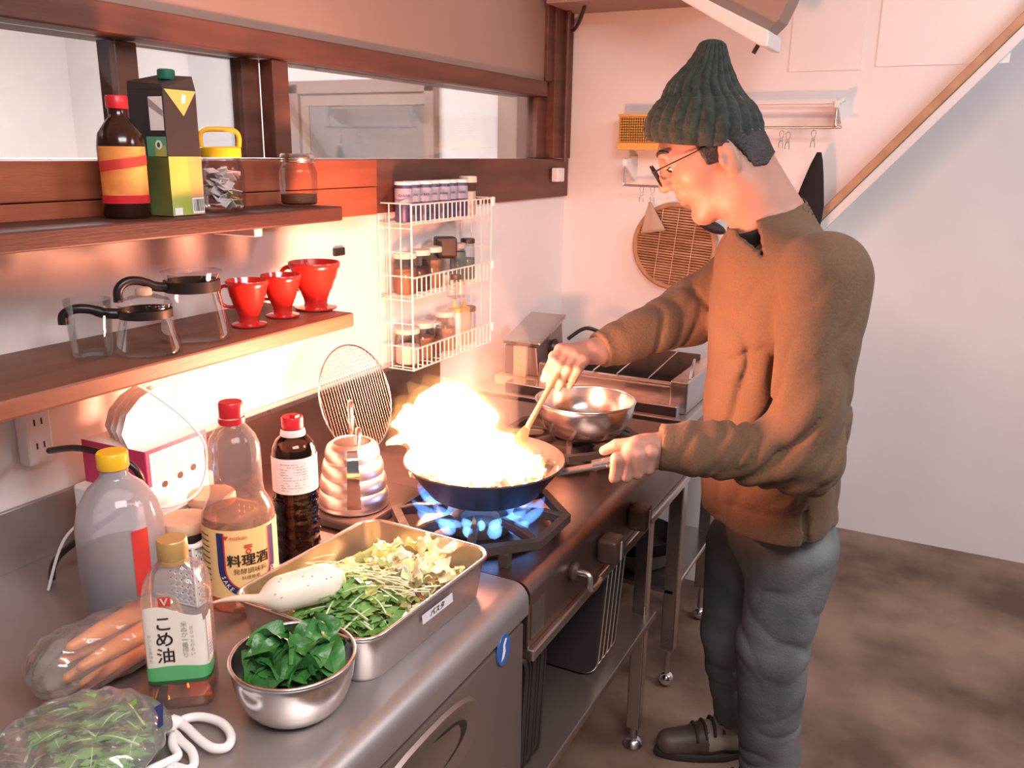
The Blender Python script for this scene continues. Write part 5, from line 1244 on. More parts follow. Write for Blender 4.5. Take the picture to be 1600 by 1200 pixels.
# dark lump behind the chin: dish brush hanging under the rail
ub = thing('hanging_brush', 'dark brush hanging on the far wall just behind the chin of the cook', 'brush', at(1112, 354, y=YB - 0.07))
MB().ball((0, 0, 0), (0.05, 0.025, 0.018), 14, 8, Matrix.Rotation(0.35, 3, 'Y')).build('bristles', 'hair', ub, smooth=180)
MB().tube([(0.0, 0.0, 0.01), (0.004, 0.02, 0.10)], 0.004, 6).build('handle', 'steel', ub, smooth=60)

# ================================================================== TRAY OF VEGETABLES
TR = Vector((0.578, 0.890, ZC + 0.0005)); TA = math.radians(-2.5)
ty = thing('steel_tray', 'deep stainless tray full of cut green vegetables on the counter', 'tray', TR, TA)
TWx, TLy, THt = 0.228, 0.290, 0.068
levels = [(0.78, 0.0), (0.90, 0.0), (0.935, 0.008), (1.0, THt), (1.022, THt + 0.001), (1.022, THt - 0.003)]
b = MB(); ring = []
for k, (s_, z) in enumerate(levels):
    P = round_rect(TWx * s_, TLy - TWx * (1 - s_), 0.030 if s_ > 0.85 else 0.02); ring.append(len(P)); b.v += [(u, v, z) for u, v in P]
n = ring[0]
for k in range(len(levels) - 1): b.f += [(k * n + i, k * n + (i + 1) % n, (k + 1) * n + (i + 1) % n, (k + 1) * n + i) for i in range(n)]
b.f.append(tuple(range(n))); b.mi = [0] * len(b.f)
to = b.build('tray_body', 'steel', ty, smooth=50); sm_ = to.modifiers.new('thickness', 'SOLIDIFY'); sm_.thickness = 0.0012; sm_.offset = 1
MB().tube([(u, v, THt + 0.001) for u, v in round_rect(TWx * 1.02, TLy + TWx * 0.02, 0.032)], 0.0026, 8, closed=True).build('rolled_rim', 'bright_steel', ty, smooth=180)
tl = MB(); fxx = TWx * 0.487
tl.add([(fxx + 0.0022, -0.030, 0.036), (fxx + 0.0022, 0.042, 0.036), (fxx + 0.0036, 0.038, 0.052), (fxx + 0.0036, -0.034, 0.052)], [(0, 1, 2, 3)])
tpo = tl.build('paper_tape', 'label_white', ty, smooth=0)
gm_ = lambda u, v: Vector((fxx + 0.0030 + 0.0014 * (v / 0.016) + 0.0004, u, 0.037 + v))
lettering([('パスタ', 0.0115, 0.002, 0.004, 0.0003)], gm_, 'print_dark', tpo)
TM = Matrix.Translation(TR) @ Matrix.Rotation(TA, 4, 'Z')
rnd = random.Random(42)
# leaf meshes
def mizuna_mesh(seed, L_=0.075):
    r_ = random.Random(seed); b = MB(); b.cur = 1
    spine = [Vector((L_ * t, 0.010 * math.sin(t * 2.2 + seed), 0.012 * math.sin(t * pi))) for t in np.linspace(0, 1, 9)]
    b.tube(spine, [0.0019, 0.0018, 0.0017, 0.0015, 0.0013, 0.0011, 0.0009, 0.0006, 0.0003], 5)
    b.cur = 0
    for i in range(2, 8):
        p = spine[i]
        for sgn in (-1, 1):
            ln = r_.uniform(0.011, 0.019) * (1.15 - 0.5 * abs(i - 5) / 4); fw = r_.uniform(0.006, 0.013); hh = r_.uniform(-0.004, 0.005)
            b.add([p, p + Vector((-0.002, sgn * ln * 0.55, hh * 0.3 + 0.001)), p + Vector((fw, sgn * ln, hh)), p + Vector((fw * 1.1, sgn * ln * 0.5, hh * 0.6 - 0.001)), spine[i + 1]], [(0, 1, 2, 3, 4)] if sgn > 0 else [(4, 3, 2, 1, 0)])
    b.add([spine[7], spine[7] + Vector((0.006, 0.007, 0.001)), spine[8] + Vector((0.012, 0, -0.002)), spine[7] + Vector((0.006, -0.007, 0.001))], [(0, 1, 2, 3)])
    return b.mesh('mizuna_leaf', ['mizuna', 'mizuna_stem'], 60)
miz = [mizuna_mesh(i) for i in range(8)]
def scatter(name, meshes, n, cx, cy, rx, ry, z0, z1, label, cat, group, sc=(0.8, 1.1), flat=0.5, spin=(0, 6.28)):
    for i in range(n):
        me = meshes[i % len(meshes)]
        for attempt in range(40):
            a = rnd.uniform(0, 2 * pi); r = math.sqrt(rnd.random())
            u, v = cx + rx * r * math.cos(a), cy + ry * r * math.sin(a)
            dome = 1 - 0.6 * r * r
            s_ = rnd.uniform(*sc) * (1 if attempt < 20 else 0.75); z = z0 + (z1 - z0) * (i / n) * dome
            lm_ = Matrix.Translation((u, v, z)) @ Matrix.Rotation(rnd.uniform(*spin), 4, 'Z') @ Matrix.Rotation(rnd.uniform(-flat, flat), 4, 'Y') @ Matrix.Rotation(rnd.uniform(-flat, flat) * 1.5, 4, 'X') @ Matrix.Translation((-0.035 * s_, 0, 0)) @ Matrix.Scale(s_, 4)
            if all(q.z > 0.003 and (q.z > THt + 0.004 or (abs(q.x) < TWx / 2 * (0.93 + 0.07 * q.z / THt) - 0.003 and abs(q.y) < TLy / 2 - TWx / 2 * 0.07 * (1 - q.z / THt) - 0.003)) for q in (lm_ @ w_.co for w_ in me.vertices)): break
        else: continue
        o = bpy.data.objects.new(name, me); COL.objects.link(o); o.matrix_world = TM @ lm_
        tag(o, label, cat, group)
scatter('mizuna_leaf', miz, 90, 0.008, -0.068, 0.058, 0.040, 0.022, 0.090, 'cut green mizuna leaf heaped at the near end of the steel tray', 'leaf', 'mizuna in the tray', sc=(0.75, 1.0), flat=0.30)
def chip_mesh(seed, mat):
    r_ = random.Random(seed); b = MB(); n = 5
    w_, l_ = r_.uniform(0.011, 0.02), r_.uniform(0.016, 0.03); cu = r_.uniform(0.15, 0.5)
    f1 = lambda s_, t_: Vector(((s_ - 0.5) * w_ * (1 + 0.3 * math.sin(t_ * 7 + seed)), (t_ - 0.5) * l_, cu * w_ * math.sin(s_ * pi) + 0.003 * math.sin(t_ * 9 + s_ * 6)))
    b.grid(f1, 4, 5); me = b.mesh('cabbage_piece', mat, 60)
    bm = bmesh.new(); bm.from_mesh(me); g_ = bmesh.ops.solidify(bm, geom=bm.faces[:], thickness=0.0016); bm.to_mesh(me); bm.free(); finish(me, 60)
    return me
chips = [chip_mesh(i, 'cabbage') for i in range(7)]; chg = [chip_mesh(i + 20, 'cabbage_green') for i in range(5)]
scatter('cabbage_piece', chips, 85, 0.038, 0.072, 0.046, 0.050, 0.022, 0.088, 'pale chopped cabbage piece heaped at the far right of the steel tray', 'vegetable', 'pale cabbage in the tray', sc=(0.8, 1.2), flat=0.9)
scatter('cabbage_piece', chg, 50, -0.005, 0.035, 0.055, 0.045, 0.024, 0.074, 'yellow-green chopped leaf piece in the middle of the steel tray', 'vegetable', 'yellow-green leaf pieces in the tray', sc=(0.7, 1.05), flat=0.9)
sh = MB()
for i in range(150):
    a = rnd.uniform(0, pi); u, v = rnd.gauss(0.000, 0.030), rnd.gauss(-0.018, 0.013); l_ = rnd.uniform(0.012, 0.026); z = 0.068 + rnd.random() * 0.014 - abs(u) * 0.12
    d_ = Vector((math.cos(a * 0.35 - 0.2), math.sin(a * 0.35 - 0.2), rnd.uniform(-0.25, 0.25)))
    sh.tube([Vector((u, v, z)) - d_ * l_, Vector((u, v, z + 0.002)), Vector((u, v, z)) + d_ * l_], 0.0011, 4)
so_ = sh.build('shredded_radish', 'shred', None, smooth=60, weld=False); so_.matrix_world = TM; struct(so_, 'stuff'); tag(so_, 'pale yellow shredded radish strips across the middle of the tray', 'vegetable')
# sliced green sticks by the far left corner
for i, (u, v, a, l_) in enumerate(((-0.060, 0.060, 1.15, 0.075), (-0.048, 0.078, 0.95, 0.085), (-0.070, 0.035, 1.3, 0.06), (-0.035, 0.095, 0.8, 0.07), (-0.075, 0.075, 1.2, 0.06))):
    b = MB(); b.lathe([(0.0095, -l_ / 2), (0.0102, 0), (0.0095, l_ / 2)], 14, mat=Matrix.Rotation(pi / 2, 3, 'Y'))
    o = b.build('cucumber_stick', 'cucumber', None, smooth=40); o.matrix_world = TM @ Matrix.Translation((u, v, 0.030 + 0.006 * (i % 3))) @ Matrix.Rotation(a, 4, 'Z') @ Matrix.Rotation(-0.25, 4, 'Y')
    tag(o, 'cut green cucumber stick in the far left corner of the steel tray', 'vegetable', 'cucumber sticks in the tray')
# daikon laid over the tray rim
dk = thing('daikon_radish', 'whole white daikon radish with thin root lying across the tray rim', 'radish', (0, 0, 0))
D0 = at(533, 903, z=0.955); D1 = at(405, 936, z=0.950); D2 = at(326, 944, z=0.930)
b = MB(); n = 14; pts = []; rs = []
for t_ in np.linspace(0, 1, n):
    pts.append(D0.lerp(D1, t_)); rs.append(0.0265 * min(1, (0.18 + t_ * 4.5)) ** 0.5 * (1 - 0.18 * t_) * (1 if t_ < 0.75 else max(0.30, 1 - ((t_ - 0.75) / 0.25) ** 2 * 0.72)))
for t_ in np.linspace(0.12, 1, 8): pts.append(D1.lerp(D2, t_) + Vector((0, 0, 0.004 * math.sin(t_ * 3)))); rs.append(0.0060 * (1 - t_ * 0.82))
b.tube(pts, rs, 24); b.build('root', 'daikon', dk, smooth=180)
ax_ = (D0 - D1).normalized()
MB().tube([D0 - ax_ * 0.001, D0 + ax_ * 0.004], [0.0125, 0.009], 16).build('leaf_scar', 'daikon_green', dk, smooth=60)
b = MB(); rr = random.Random(4)
for i in range(26):
    t_ = rr.random() * 0.95; a = rr.uniform(0, 6.28); p = D0.lerp(D1, t_); k = min(n - 1, int(t_ * (n - 1)))
    r_ = rs[k] * (1 - (t_ * (n - 1) - k)) + rs[k + 1] * (t_ * (n - 1) - k)
    nx = ax_.cross(Vector((0, 0, 1))).normalized(); nz = nx.cross(ax_)
    b.ball(p + (nx * math.cos(a) + nz * math.sin(a)) * r_ * 0.985, (0.0012, 0.0020, 0.0008), 6, 4)
struct(b.build('blemishes', 'cloth_tan', dk, smooth=180, weld=False), 'stuff')

# ================================================================== SPINACH BOWL
BWp = Vector((0.624, 0.680, ZC + 0.0005))
bowl('spinach_bowl', 'small stainless bowl heaped with dark green spinach leaves', 'bowl', BWp, 0.071, 0.070, 0.034)
def spinach_mesh(seed):
    r_ = random.Random(seed); b = MB(); L_ = 0.062; cu = r_.uniform(14, 30); tw = r_.uniform(-1.2, 1.2); wv = r_.uniform(0, 6)
    def f1(s_, t_):
        w_ = 0.027 * math.sin(pi * min(1, t_ * 0.93 + 0.05)) ** 0.65 * (1.0 if t_ < 0.5 else 1.0 - 0.2 * (t_ - 0.5))
        y = (s_ - 0.5) * 2 * w_; x = L_ * (t_ - 0.5); z = -cu * x * x + 9 * y * y * (1 if r_.random() < 2 else 0) + 0.0035 * math.sin(t_ * 11 + s_ * 7 + wv) - (0.0015 if abs(s_ - 0.5) < 0.06 else 0)
        return Matrix.Rotation(tw * (t_ - 0.5), 3, 'X') @ Vector((x, y, z))
    b.grid(f1, 8, 10)
    return b.mesh('spinach_leaf', 'spinach', 180)
spm = [spinach_mesh(i) for i in range(9)]
for i in range(48):
    for attempt in range(40):
        a = rnd.uniform(0, 2 * pi); r = 0.030 * math.sqrt(rnd.random()) if i < 12 else 0.050 * math.sqrt(rnd.random())
        z = 0.034 + 0.012 * rnd.random() if i < 12 else 0.056 + 0.036 * (i / 48) * (1 - 0.5 * (r / 0.05) ** 2)
        lm_ = Matrix.Translation(BWp + Vector((r * math.cos(a), r * math.sin(a), z))) @ Matrix.Rotation(rnd.uniform(0, 6.28), 4, 'Z') @ Matrix.Rotation(rnd.uniform(-0.7, 0.7), 4, 'Y') @ Matrix.Rotation(rnd.uniform(-0.8, 0.8), 4, 'X') @ Matrix.Scale(rnd.uniform(0.75, 1.05) * (1 if attempt < 14 else 0.75), 4)
        if all((q.z > 0.070 and math.hypot(q.x, q.y) < 0.070) or (q.z > 0.004 and math.hypot(q.x, q.y) < 0.032 + 0.037 * math.sqrt(max(0, q.z) / 0.07)) for q in (Matrix.Translation(-BWp) @ lm_ @ w_.co for w_ in spm[i % 9].vertices)): break
    else: continue
    o = bpy.data.objects.new('spinach_leaf', spm[i % 9]); COL.objects.link(o); o.matrix_world = lm_
    tag(o, 'dark green spinach leaf heaped in the small steel bowl', 'leaf', 'spinach leaves in the bowl')

# ================================================================== SCISSORS, BAGS
sx = thing('kitchen_scissors', 'kitchen scissors with white plastic handles at the front of the counter', 'scissors', (0, 0, ZC + 0.001))
def cpt(px, py): q = at(px, py, z=ZC + 0.008); return Vector((q.x, q.y, 0))
def loop(pts, r, name):
    P = [cpt(*q) + Vector((0, 0, 0.008)) for q in pts]
    return MB().tube(spline(P, 5, closed=True), r, 10, closed=True).build(name, 'white_plastic', sx, smooth=180)
l1 = loop([(283, 1128), (312, 1121), (345, 1130), (361, 1150), (355, 1168), (333, 1170), (313, 1158), (296, 1142)], 0.0052, 'handle_loop')
l2 = loop([(272, 1148), (284, 1160), (300, 1176), (303, 1196), (292, 1204), (270, 1200), (258, 1215), (225, 1222), (224, 1210), (262, 1192), (278, 1182), (270, 1165)], 0.0050, 'handle_loop')
jt = cpt(272, 1132)
MB().tube([cpt(285, 1130) + Vector((0, 0, 0.008)), jt + Vector((0, 0, 0.010)), cpt(258, 1136) + Vector((0, 0, 0.010))], [0.006, 0.009, 0.006], 10).build('shank', 'white_plastic', sx, smooth=60)
MB().tube([cpt(274, 1152) + Vector((0, 0, 0.006)), cpt(266, 1138) + Vector((0, 0, 0.005)), cpt(255, 1128) + Vector((0, 0, 0.005))], [0.005, 0.0065, 0.005], 10).build('shank', 'white_plastic', sx, smooth=60)
MB().lathe([(0.006, 0.0), (0.006, 0.004), (0.004, 0.006), (0.0, 0.006)], 16, c=cpt(264, 1135) + Vector((0, 0, 0.012))).build('pivot', 'chrome', sx, smooth=40)
for k, (pe, z_) in enumerate((((150, 1165), 0.004), ((148, 1140), 0.007))):
    a, e = cpt(262, 1134), cpt(*pe); d_ = (e - a).normalized(); nn = Vector((-d_.y, d_.x, 0)); zz_ = Vector((0, 0, z_))
    MB().prism([], 'z', 0, 0) if False else None
    P = [a + nn * 0.007 + zz_, a - nn * 0.007 + zz_, e + zz_, a.lerp(e, 0.8) + nn * 0.005 + zz_]
    MB().add(P + [p + Vector((0, 0, 0.0015)) for p in P], [(0, 1, 2, 3), (7, 6, 5, 4), (0, 4, 5, 1), (1, 5, 6, 2), (2, 6, 7, 3), (3, 7, 4, 0)]).build('blade', 'bright_steel', sx, smooth=0)
# bag of greens at the lower left
bgc = at(205, 1165, z=0.885)
bg = thing('vegetable_bag', 'clear plastic bag of pale green leaves at the lower left of the counter', 'bag', (0, 0, 0))
def crinkle(p): return 0.0020 * np.sin(p[:, 0] * 120 + 6 * np.sin(p[:, 1] * 45)) + 0.0014 * np.sin(p[:, 1] * 150 + 4 * np.sin(p[:, 0] * 50))
c0 = np.array((bgc.x - 0.046, bgc.y - 0.022, ZC + 0.030))
sdf_obj('film', [(ell(c0, (0.088, 0.085, 0.026)), 0, '+')], c0 - 0.12, c0 + (0.12, 0.12, 0.06), 0.004, 'bag_film', bg, crinkle)
b = MB()
q = [c0 + np.array(v) for v in ((0.035, 0.060, 0.012), (0.065, 0.035, 0.010), (0.070, 0.045, 0.0135), (0.04, 0.072, 0.015))]
b.add(q, [(0, 1, 2, 3)]); b.build('print', 'print_navy', bg, smooth=0)
for i in range(40):
    o = bpy.data.objects.new('bagged_leaf', miz[i % 8]); COL.objects.link(o)
    a = rnd.uniform(0, 2 * pi); r = math.sqrt(rnd.random()) * 0.052
    o.matrix_world = Matrix.Translation(Vector(c0) + Vector((r * math.cos(a), r * math.sin(a), rnd.uniform(-0.010, 0.012)))) @ Matrix.Rotation(rnd.uniform(0, 6.28), 4, 'Z') @ Matrix.Rotation(rnd.uniform(-0.15, 0.15), 4, 'X') @ Matrix.Translation((-0.028, 0, 0)) @ Matrix.Scale(0.72, 4)
    tag(o, 'pale green leaf inside the clear plastic bag', 'leaf', 'leaves in the plastic bag')
# pack of carrots
cc = at(205, 990, z=0.90)
cb_ = thing('carrot_bag', 'clear plastic pack around a stack of orange carrots left of the oil bottle', 'bag', (0, 0, 0))
C0 = np.array((0.384, 0.640, ZC))
sdf_obj('film', [(cap(C0 + (-0.01, -0.075, 0.046), C0 + (0.01, 0.035, 0.046), 0.042, 0.042), 0, '+')], C0 + (-0.08, -0.15, -0.02), C0 + (0.09, 0.11, 0.11), 0.004, 'bag_film', cb_, lambda p: 0.0015 * np.sin(p[:, 1] * 170 + 6 * np.sin(p[:, 2] * 60)))
for i, (dx, dz) in enumerate(((-0.014, 0.024), (0.014, 0.024), (-0.016, 0.048), (0.015, 0.048), (0.0, 0.070))):
    o = thing('carrot', ['orange carrot at the bottom of the pack, wall side', 'orange carrot at the bottom of the pack, near side', 'orange carrot in the middle layer of the pack, wall side', 'orange carrot in the middle layer of the pack, near side', 'orange carrot on top of the pack'][i], 'carrot', Vector(C0) + Vector((dx, 0.050, dz)), 0, 'carrots in the pack')
    b = MB(); pr_ = [(0.0, 0.0), (0.008, 0.001), (0.0125, 0.006), (0.0128, 0.03), (0.0105, 0.08), (0.006, 0.122), (0.0, 0.128)]
    b.lathe(pr_, 18, mat=Matrix.Rotation(pi / 2, 3, 'X')); b.build('root', 'carrot', o, smooth=180)
    MB().lathe([(0.004, 0.0), (0.003, 0.006)], 10, mat=Matrix.Rotation(-pi / 2, 3, 'X')).build('stub', 'mizuna', o, smooth=40)

# ================================================================== THE COOK
def nv(v): v = np.array(v, float); return v / np.linalg.norm(v)
def J(px, py, y): return np.array(at(px, py, y=y))
pn = thing('person', 'person in a dark green beanie, olive sweatshirt and jeans stirring the flaming pan', 'person', (0, 0, 0))
Z = np.array((0, 0, 1.0))
# ---- head frame
TH = math.radians(33)
fh = nv((-0.966, -0.26, 0)); hf = fh * math.cos(TH) - Z * math.sin(TH); hu = fh * math.sin(TH) + Z * math.cos(TH); hl = nv((0.26, -0.966, 0))
EAR = J(1136, 246, 1.60); O = EAR - hl * 0.074
HR = np.stack([hf, hu, hl], 1)
def H(f, u, l=0.0): return O + hf * f + hu * u + hl * l
def hell(f, u, l, rf, ru, rl, tilt=0.0):
    R = HR
    if tilt:
        c, s_ = math.cos(tilt), math.sin(tilt); R = np.stack([hf * c + hu * s_, -hf * s_ + hu * c, hl], 1)
    return ell(H(f, u, l), (rf, ru, rl), R)
def hcap(a, b, ra, rb): return cap(H(*a), H(*b), ra, rb)
def clipd(fn, planes):
    def g_(p):
        d = fn(p)
        for c, n in planes: d = np.maximum(d, (p - c) @ n)
        return d
    return g_
NB = J(1206, 352, 1.655)          # neck base
CH = J(1222, 480, 1.675)          # chest
BLY = J(1205, 640, 1.70)
PEL = J(1205, 800, 1.74)
FW = nv((-0.90, -0.43, 0)); RT = nv((-0.43, 0.90, 0))    # the torso faces the pan
LSH, LEL, LWR = J(1285, 432, 1.515), J(1255, 712, 1.455), J(1042, 699, 1.372)
RSH, REL, RWR = J(1165, 425, 1.86), J(1082, 488, 1.79), J(940, 546, 1.592)
prims = [
    (hell(0.006, 0.054, 0, 0.090, 0.088, 0.073), 0.0, '+'),
    (hell(0.050, -0.002, 0, 0.058, 0.082, 0.057), 0.03, '+'),
    (hcap((0.005, -0.040, 0.048), (0.078, -0.070, 0.014), 0.020, 0.019), 0.02, '+'),
    (hcap((0.005, -0.040, -0.048), (0.078, -0.070, -0.014), 0.020, 0.019), 0.02, '+'),
    (hell(0.086, -0.070, 0, 0.021, 0.018, 0.022), 0.015, '+'),
    (hell(0.062, 0.010, 0.043, 0.026, 0.022, 0.018), 0.02, '+'), (hell(0.062, 0.010, -0.043, 0.026, 0.022, 0.018), 0.02, '+'),
    (hcap((0.089, 0.064, -0.030), (0.089, 0.064, 0.030), 0.015, 0.015), 0.02, '+'),
    (hell(0.112, 0.041, 0.033, 0.016, 0.014, 0.019), 0.012, '-'), (hell(0.112, 0.041, -0.033, 0.016, 0.014, 0.019), 0.012, '-'),
    (hell(0.0875, 0.044, 0.031, 0.0145, 0.0125, 0.0165), 0.005, '+'), (hell(0.0875, 0.044, -0.031, 0.0145, 0.0125, 0.0165), 0.005, '+'),
    (hcap((0.101, 0.052, 0), (0.124, 0.012, 0), 0.0075, 0.0115), 0.012, '+'),
    (hell(0.113, 0.007, 0.0115, 0.010, 0.0075, 0.0075), 0.006, '+'), (hell(0.113, 0.007, -0.0115, 0.010, 0.0075, 0.0075), 0.006, '+'),
    (hell(0.098, -0.016, 0, 0.014, 0.016, 0.028), 0.012, '+'),
    (hcap((0.108, -0.0205, -0.013), (0.108, -0.0205, 0.013), 0.0062, 0.0062), 0.006, '+'),
    (hcap((0.1065, -0.0330, -0.011), (0.1065, -0.0330, 0.011), 0.0068, 0.0068), 0.006, '+'),
    (hcap((0.1165, -0.0268, -0.020), (0.1165, -0.0268, 0.020), 0.0022, 0.0022), 0.003, '-'),
    (hell(0.1105, -0.0465, 0, 0.008, 0.006, 0.02), 0.008, '-'),
    # ears
    (hell(-0.004, 0.002, 0.073, 0.0165, 0.031, 0.0085, 0.15), 0.006, '+'), (hell(0.002, 0.006, 0.083, 0.0095, 0.019, 0.0065, 0.15), 0.004, '-'), (hell(0.010, -0.002, 0.075, 0.006, 0.009, 0.006), 0.006, '+'),
    (hell(-0.004, 0.002, -0.073, 0.0165, 0.031, 0.0085, 0.15), 0.006, '+'),
    # neck, throat, shoulders
    (cap(H(-0.020, -0.020, 0), NB + Z * 0.01, 0.055, 0.060), 0.03, '+'),
    (cap(H(0.02, -0.045, 0), NB + FW * 0.022, 0.034, 0.042), 0.03, '+'),
    (cap(NB - Z * 0.01, CH, 0.058, 0.10), 0.03, '+'),
    (cap(CH, BLY, 0.10, 0.09), 0.03, '+'),
    (cap(NB - Z * 0.05, LSH, 0.05, 0.045), 0.04, '+'), (cap(NB - Z * 0.05, RSH, 0.05, 0.045), 0.04, '+'),
    (cap(LSH, LEL, 0.045, 0.036), 0.02, '+'), (cap(RSH, REL, 0.045, 0.036), 0.02, '+'),
]
# ---- left hand round the pan handle
pa = math.atan2(0.045, 0.125); ho = np.array((math.cos(pa), math.sin(pa), 0.0))
def on_handle(r): return np.array(PC) + ho * r + Z * (PH - 0.001 + 0.279 * (r - PR - 0.05))
G = on_handle(PR + 0.112); hv = nv(on_handle(PR + 0.06) - on_handle(PR + 0.16))     # towards the pan
nr = -nv(np.cross(hv, Z)); nr = nr if nr[1] < 0 else -nr; up = np.cross(nr, hv); up = up if up[2] > 0 else -up
LW2 = LWR + nv(G + nr * 0.012 - LWR) * 0.022
hand = [(cap(LEL, LWR, 0.036, 0.029), 0.02, '+'), (cap(LWR, LW2, 0.027, 0.023), 0.008, '+'), (cap(LW2, G - hv * 0.012 + nr * 0.019 + up * 0.006, 0.023, 0.020, sq=(up, 0.72)), 0.008, '+')]
for i in range(4):
    c = G + hv * (0.030 - 0.0195 * i); ln = (1.0, 1.08, 1.02, 0.88)[i]
    mcp = c + nr * 0.026 + up * 0.012 - hv * 0.012; pip = c + nr * 0.026 * ln - up * 0.020 * ln; dip = c - nr * 0.004 - up * 0.030 * ln; tip = c - nr * 0.024 - up * 0.012
    hand += [(cap(LW2 * 0.45 + mcp * 0.55, mcp, 0.012, 0.0120), 0.006, '+'), (cap(mcp, pip, 0.0108, 0.0098), 0.005, '+'), (cap(pip, dip, 0.0098, 0.0088), 0.003, '+'), (cap(dip, tip, 0.0088, 0.0075), 0.003, '+')]
tb0 = LW2 + up * 0.018 + nr * 0.004 + hv * 0.014; tb1 = G - hv * 0.020 + up * 0.027 + nr * 0.008; tb2 = G + hv * 0.016 + up * 0.027 - nr * 0.002; tb3 = G + hv * 0.040 + up * 0.021 - nr * 0.006
hand += [(cap(tb0 - hv * 0.006, tb0, 0.015, 0.016), 0.008, '+'), (cap(tb0, tb1, 0.017, 0.0128), 0.008, '+'), (cap(tb1, tb2, 0.0118, 0.0108), 0.004, '+'), (cap(tb2, tb3, 0.0108, 0.0085), 0.003, '+')]
# ---- right hand holding the spatula
S1a = np.array(S1); sda = np.array(sd)
MC = J(892, 556, 1.520)
fd_ = nv(J(862, 604, 1.452) - MC); nbk = nv((0.42, -0.45, 0.80)); nbk = nv(nbk - fd_ * (nbk @ fd_)); sv = np.cross(fd_, nbk); sv = sv if sv[1] < 0 else -sv
RW2 = RWR + nv(MC - RWR) * 0.025
hand += [(cap(REL, RWR, 0.036, 0.028), 0.02, '+'), (cap(RWR, RW2, 0.027, 0.023), 0.008, '+'), (cap(RW2, MC - fd_ * 0.008 - nbk * 0.006, 0.022, 0.019, sq=(sv, 0.62)), 0.008, '+')]
for i in range(4):
    ln = (0.95, 1.05, 1.0, 0.82)[i]
    mcp = MC + sv * (0.024 - 0.0165 * i) - fd_ * (0.002 * abs(i - 1)); d1 = nv(fd_ + nbk * 0.12); pip = mcp + d1 * 0.036 * ln; d2 = nv(fd_ - nbk * (0.55 + 0.12 * i)); dip = pip + d2 * 0.025 * ln; d3 = nv(fd_ * 0.55 - nbk * (0.85 + 0.1 * i)); tip = dip + d3 * 0.019 * ln
    hand += [(cap(RW2 * 0.45 + mcp * 0.55, mcp, 0.012, 0.0120), 0.006, '+'), (cap(mcp, pip, 0.0112, 0.0098), 0.005, '+'), (cap(pip, dip, 0.0098, 0.0088), 0.003, '+'), (cap(dip, tip, 0.0088, 0.0072), 0.003, '+')]
t0 = RW2 + sv * 0.024 - nbk * 0.012 + fd_ * 0.006; t1 = MC + sv * 0.030 - nbk * 0.026 + fd_ * 0.002; t2 = MC + sv * 0.018 - nbk * 0.030 + fd_ * 0.034; t3 = MC + sv * 0.006 - nbk * 0.026 + fd_ * 0.056
hand += [(cap(RW2 * 0.5 + t0 * 0.5, t0, 0.015, 0.016), 0.008, '+'), (cap(t0, t1, 0.016, 0.0128), 0.008, '+'), (cap(t1, t2, 0.0118, 0.0105), 0.004, '+'), (cap(t2, t3, 0.0105, 0.0082), 0.003, '+')]
def skin_paint(p):
    q = (p - O) @ HR
    lip = (q[:, 0] > 0.104) & (np.abs(q[:, 2]) < 0.019) & (q[:, 1] < -0.0165 - 0.10 * np.abs(q[:, 2])) & (q[:, 1] > -0.0395 + 0.25 * np.abs(q[:, 2]))
    return lip.astype(int)
sdf_obj('body', prims + hand, (0.50, 1.25, 0.75), (1.20, 2.02, 1.66), 0.0026, ['skin', 'lip'], pn, None, skin_paint)

# ---- hair, brows, eyes, glasses
HZ = (J(1100, 203, 1.66), Z)
def side(a, b, keep):
    """plane through two pixels along the line of sight; the pixel keep stays inside"""
    p_, q_, k_ = (J(*t_, 1.60) for t_ in (a, b, keep)); n_ = nv(np.cross(q_ - p_, p_ - CAM))
    return (p_, n_ if (k_ - p_) @ n_ < 0 else -n_)
def scalp(p):
    d = np.full(len(p), 1e3)
    for fn, k, op in (prims[0], prims[1], prims[24]):
        e_ = fn(p); q = np.clip(0.5 + 0.5 * (d - e_) / max(k, 1e-6), 0, 1); d = d * (1 - q) + e_ * q - k * q * (1 - q)
    return d - 0.0042
hair = [(clipd(scalp, [HZ, side((1144, 220), (1180, 262), (1190, 230)), side((1172, 260), (1212, 256), (1190, 230)), side((1196, 262), (1212, 236), (1185, 230))]), 0, '+'),
        (clipd(scalp, [HZ, side((1078, 215), (1106, 258), (1120, 220)), side((1106, 258), (1128, 252), (1115, 230)), side((1132, 200), (1126, 262), (1110, 230))]), 0, '+')]
sdf_obj('hair', hair, O - 0.16, O + 0.18, 0.003, 'hair', pn, lambda p: 0.0009 * np.sin(p[:, 0] * 900 + p[:, 1] * 500 + p[:, 2] * 300))
for s_ in (-1, 1):
    MB().tube(spline([H(0.1030, 0.064, 0.012 * s_), H(0.1025, 0.070, 0.026 * s_), H(0.0955, 0.071, 0.042 * s_), H(0.084, 0.063, 0.054 * s_)], 4), [0.0024, 0.0034, 0.0040, 0.0044, 0.0046, 0.0046, 0.0046, 0.0044, 0.0040, 0.0036, 0.0030, 0.0024, 0.0014], 8).build('eyebrow', 'hair', pn, smooth=180)
    ey = MB().ball(H(0.0885, 0.0415, 0.031 * s_), 0.0132, 16, 10).build('eye', 'eye_white', pn, smooth=180)
    MB().ball(H(0.0965, 0.0355, 0.031 * s_), 0.0062, 12, 8).build('iris', 'iris', ey, smooth=180)
    MB().tube(spline([H(0.0985, 0.0375, 0.018 * s_), H(0.1035, 0.0375, 0.031 * s_), H(0.0955, 0.0385, 0.045 * s_)], 4), 0.0011, 6).build('lashes', 'hair', pn, smooth=180)
gl = bpy.data.objects.new('glasses', None); link(gl, pn); gl['label'] = 'thin dark round glasses'
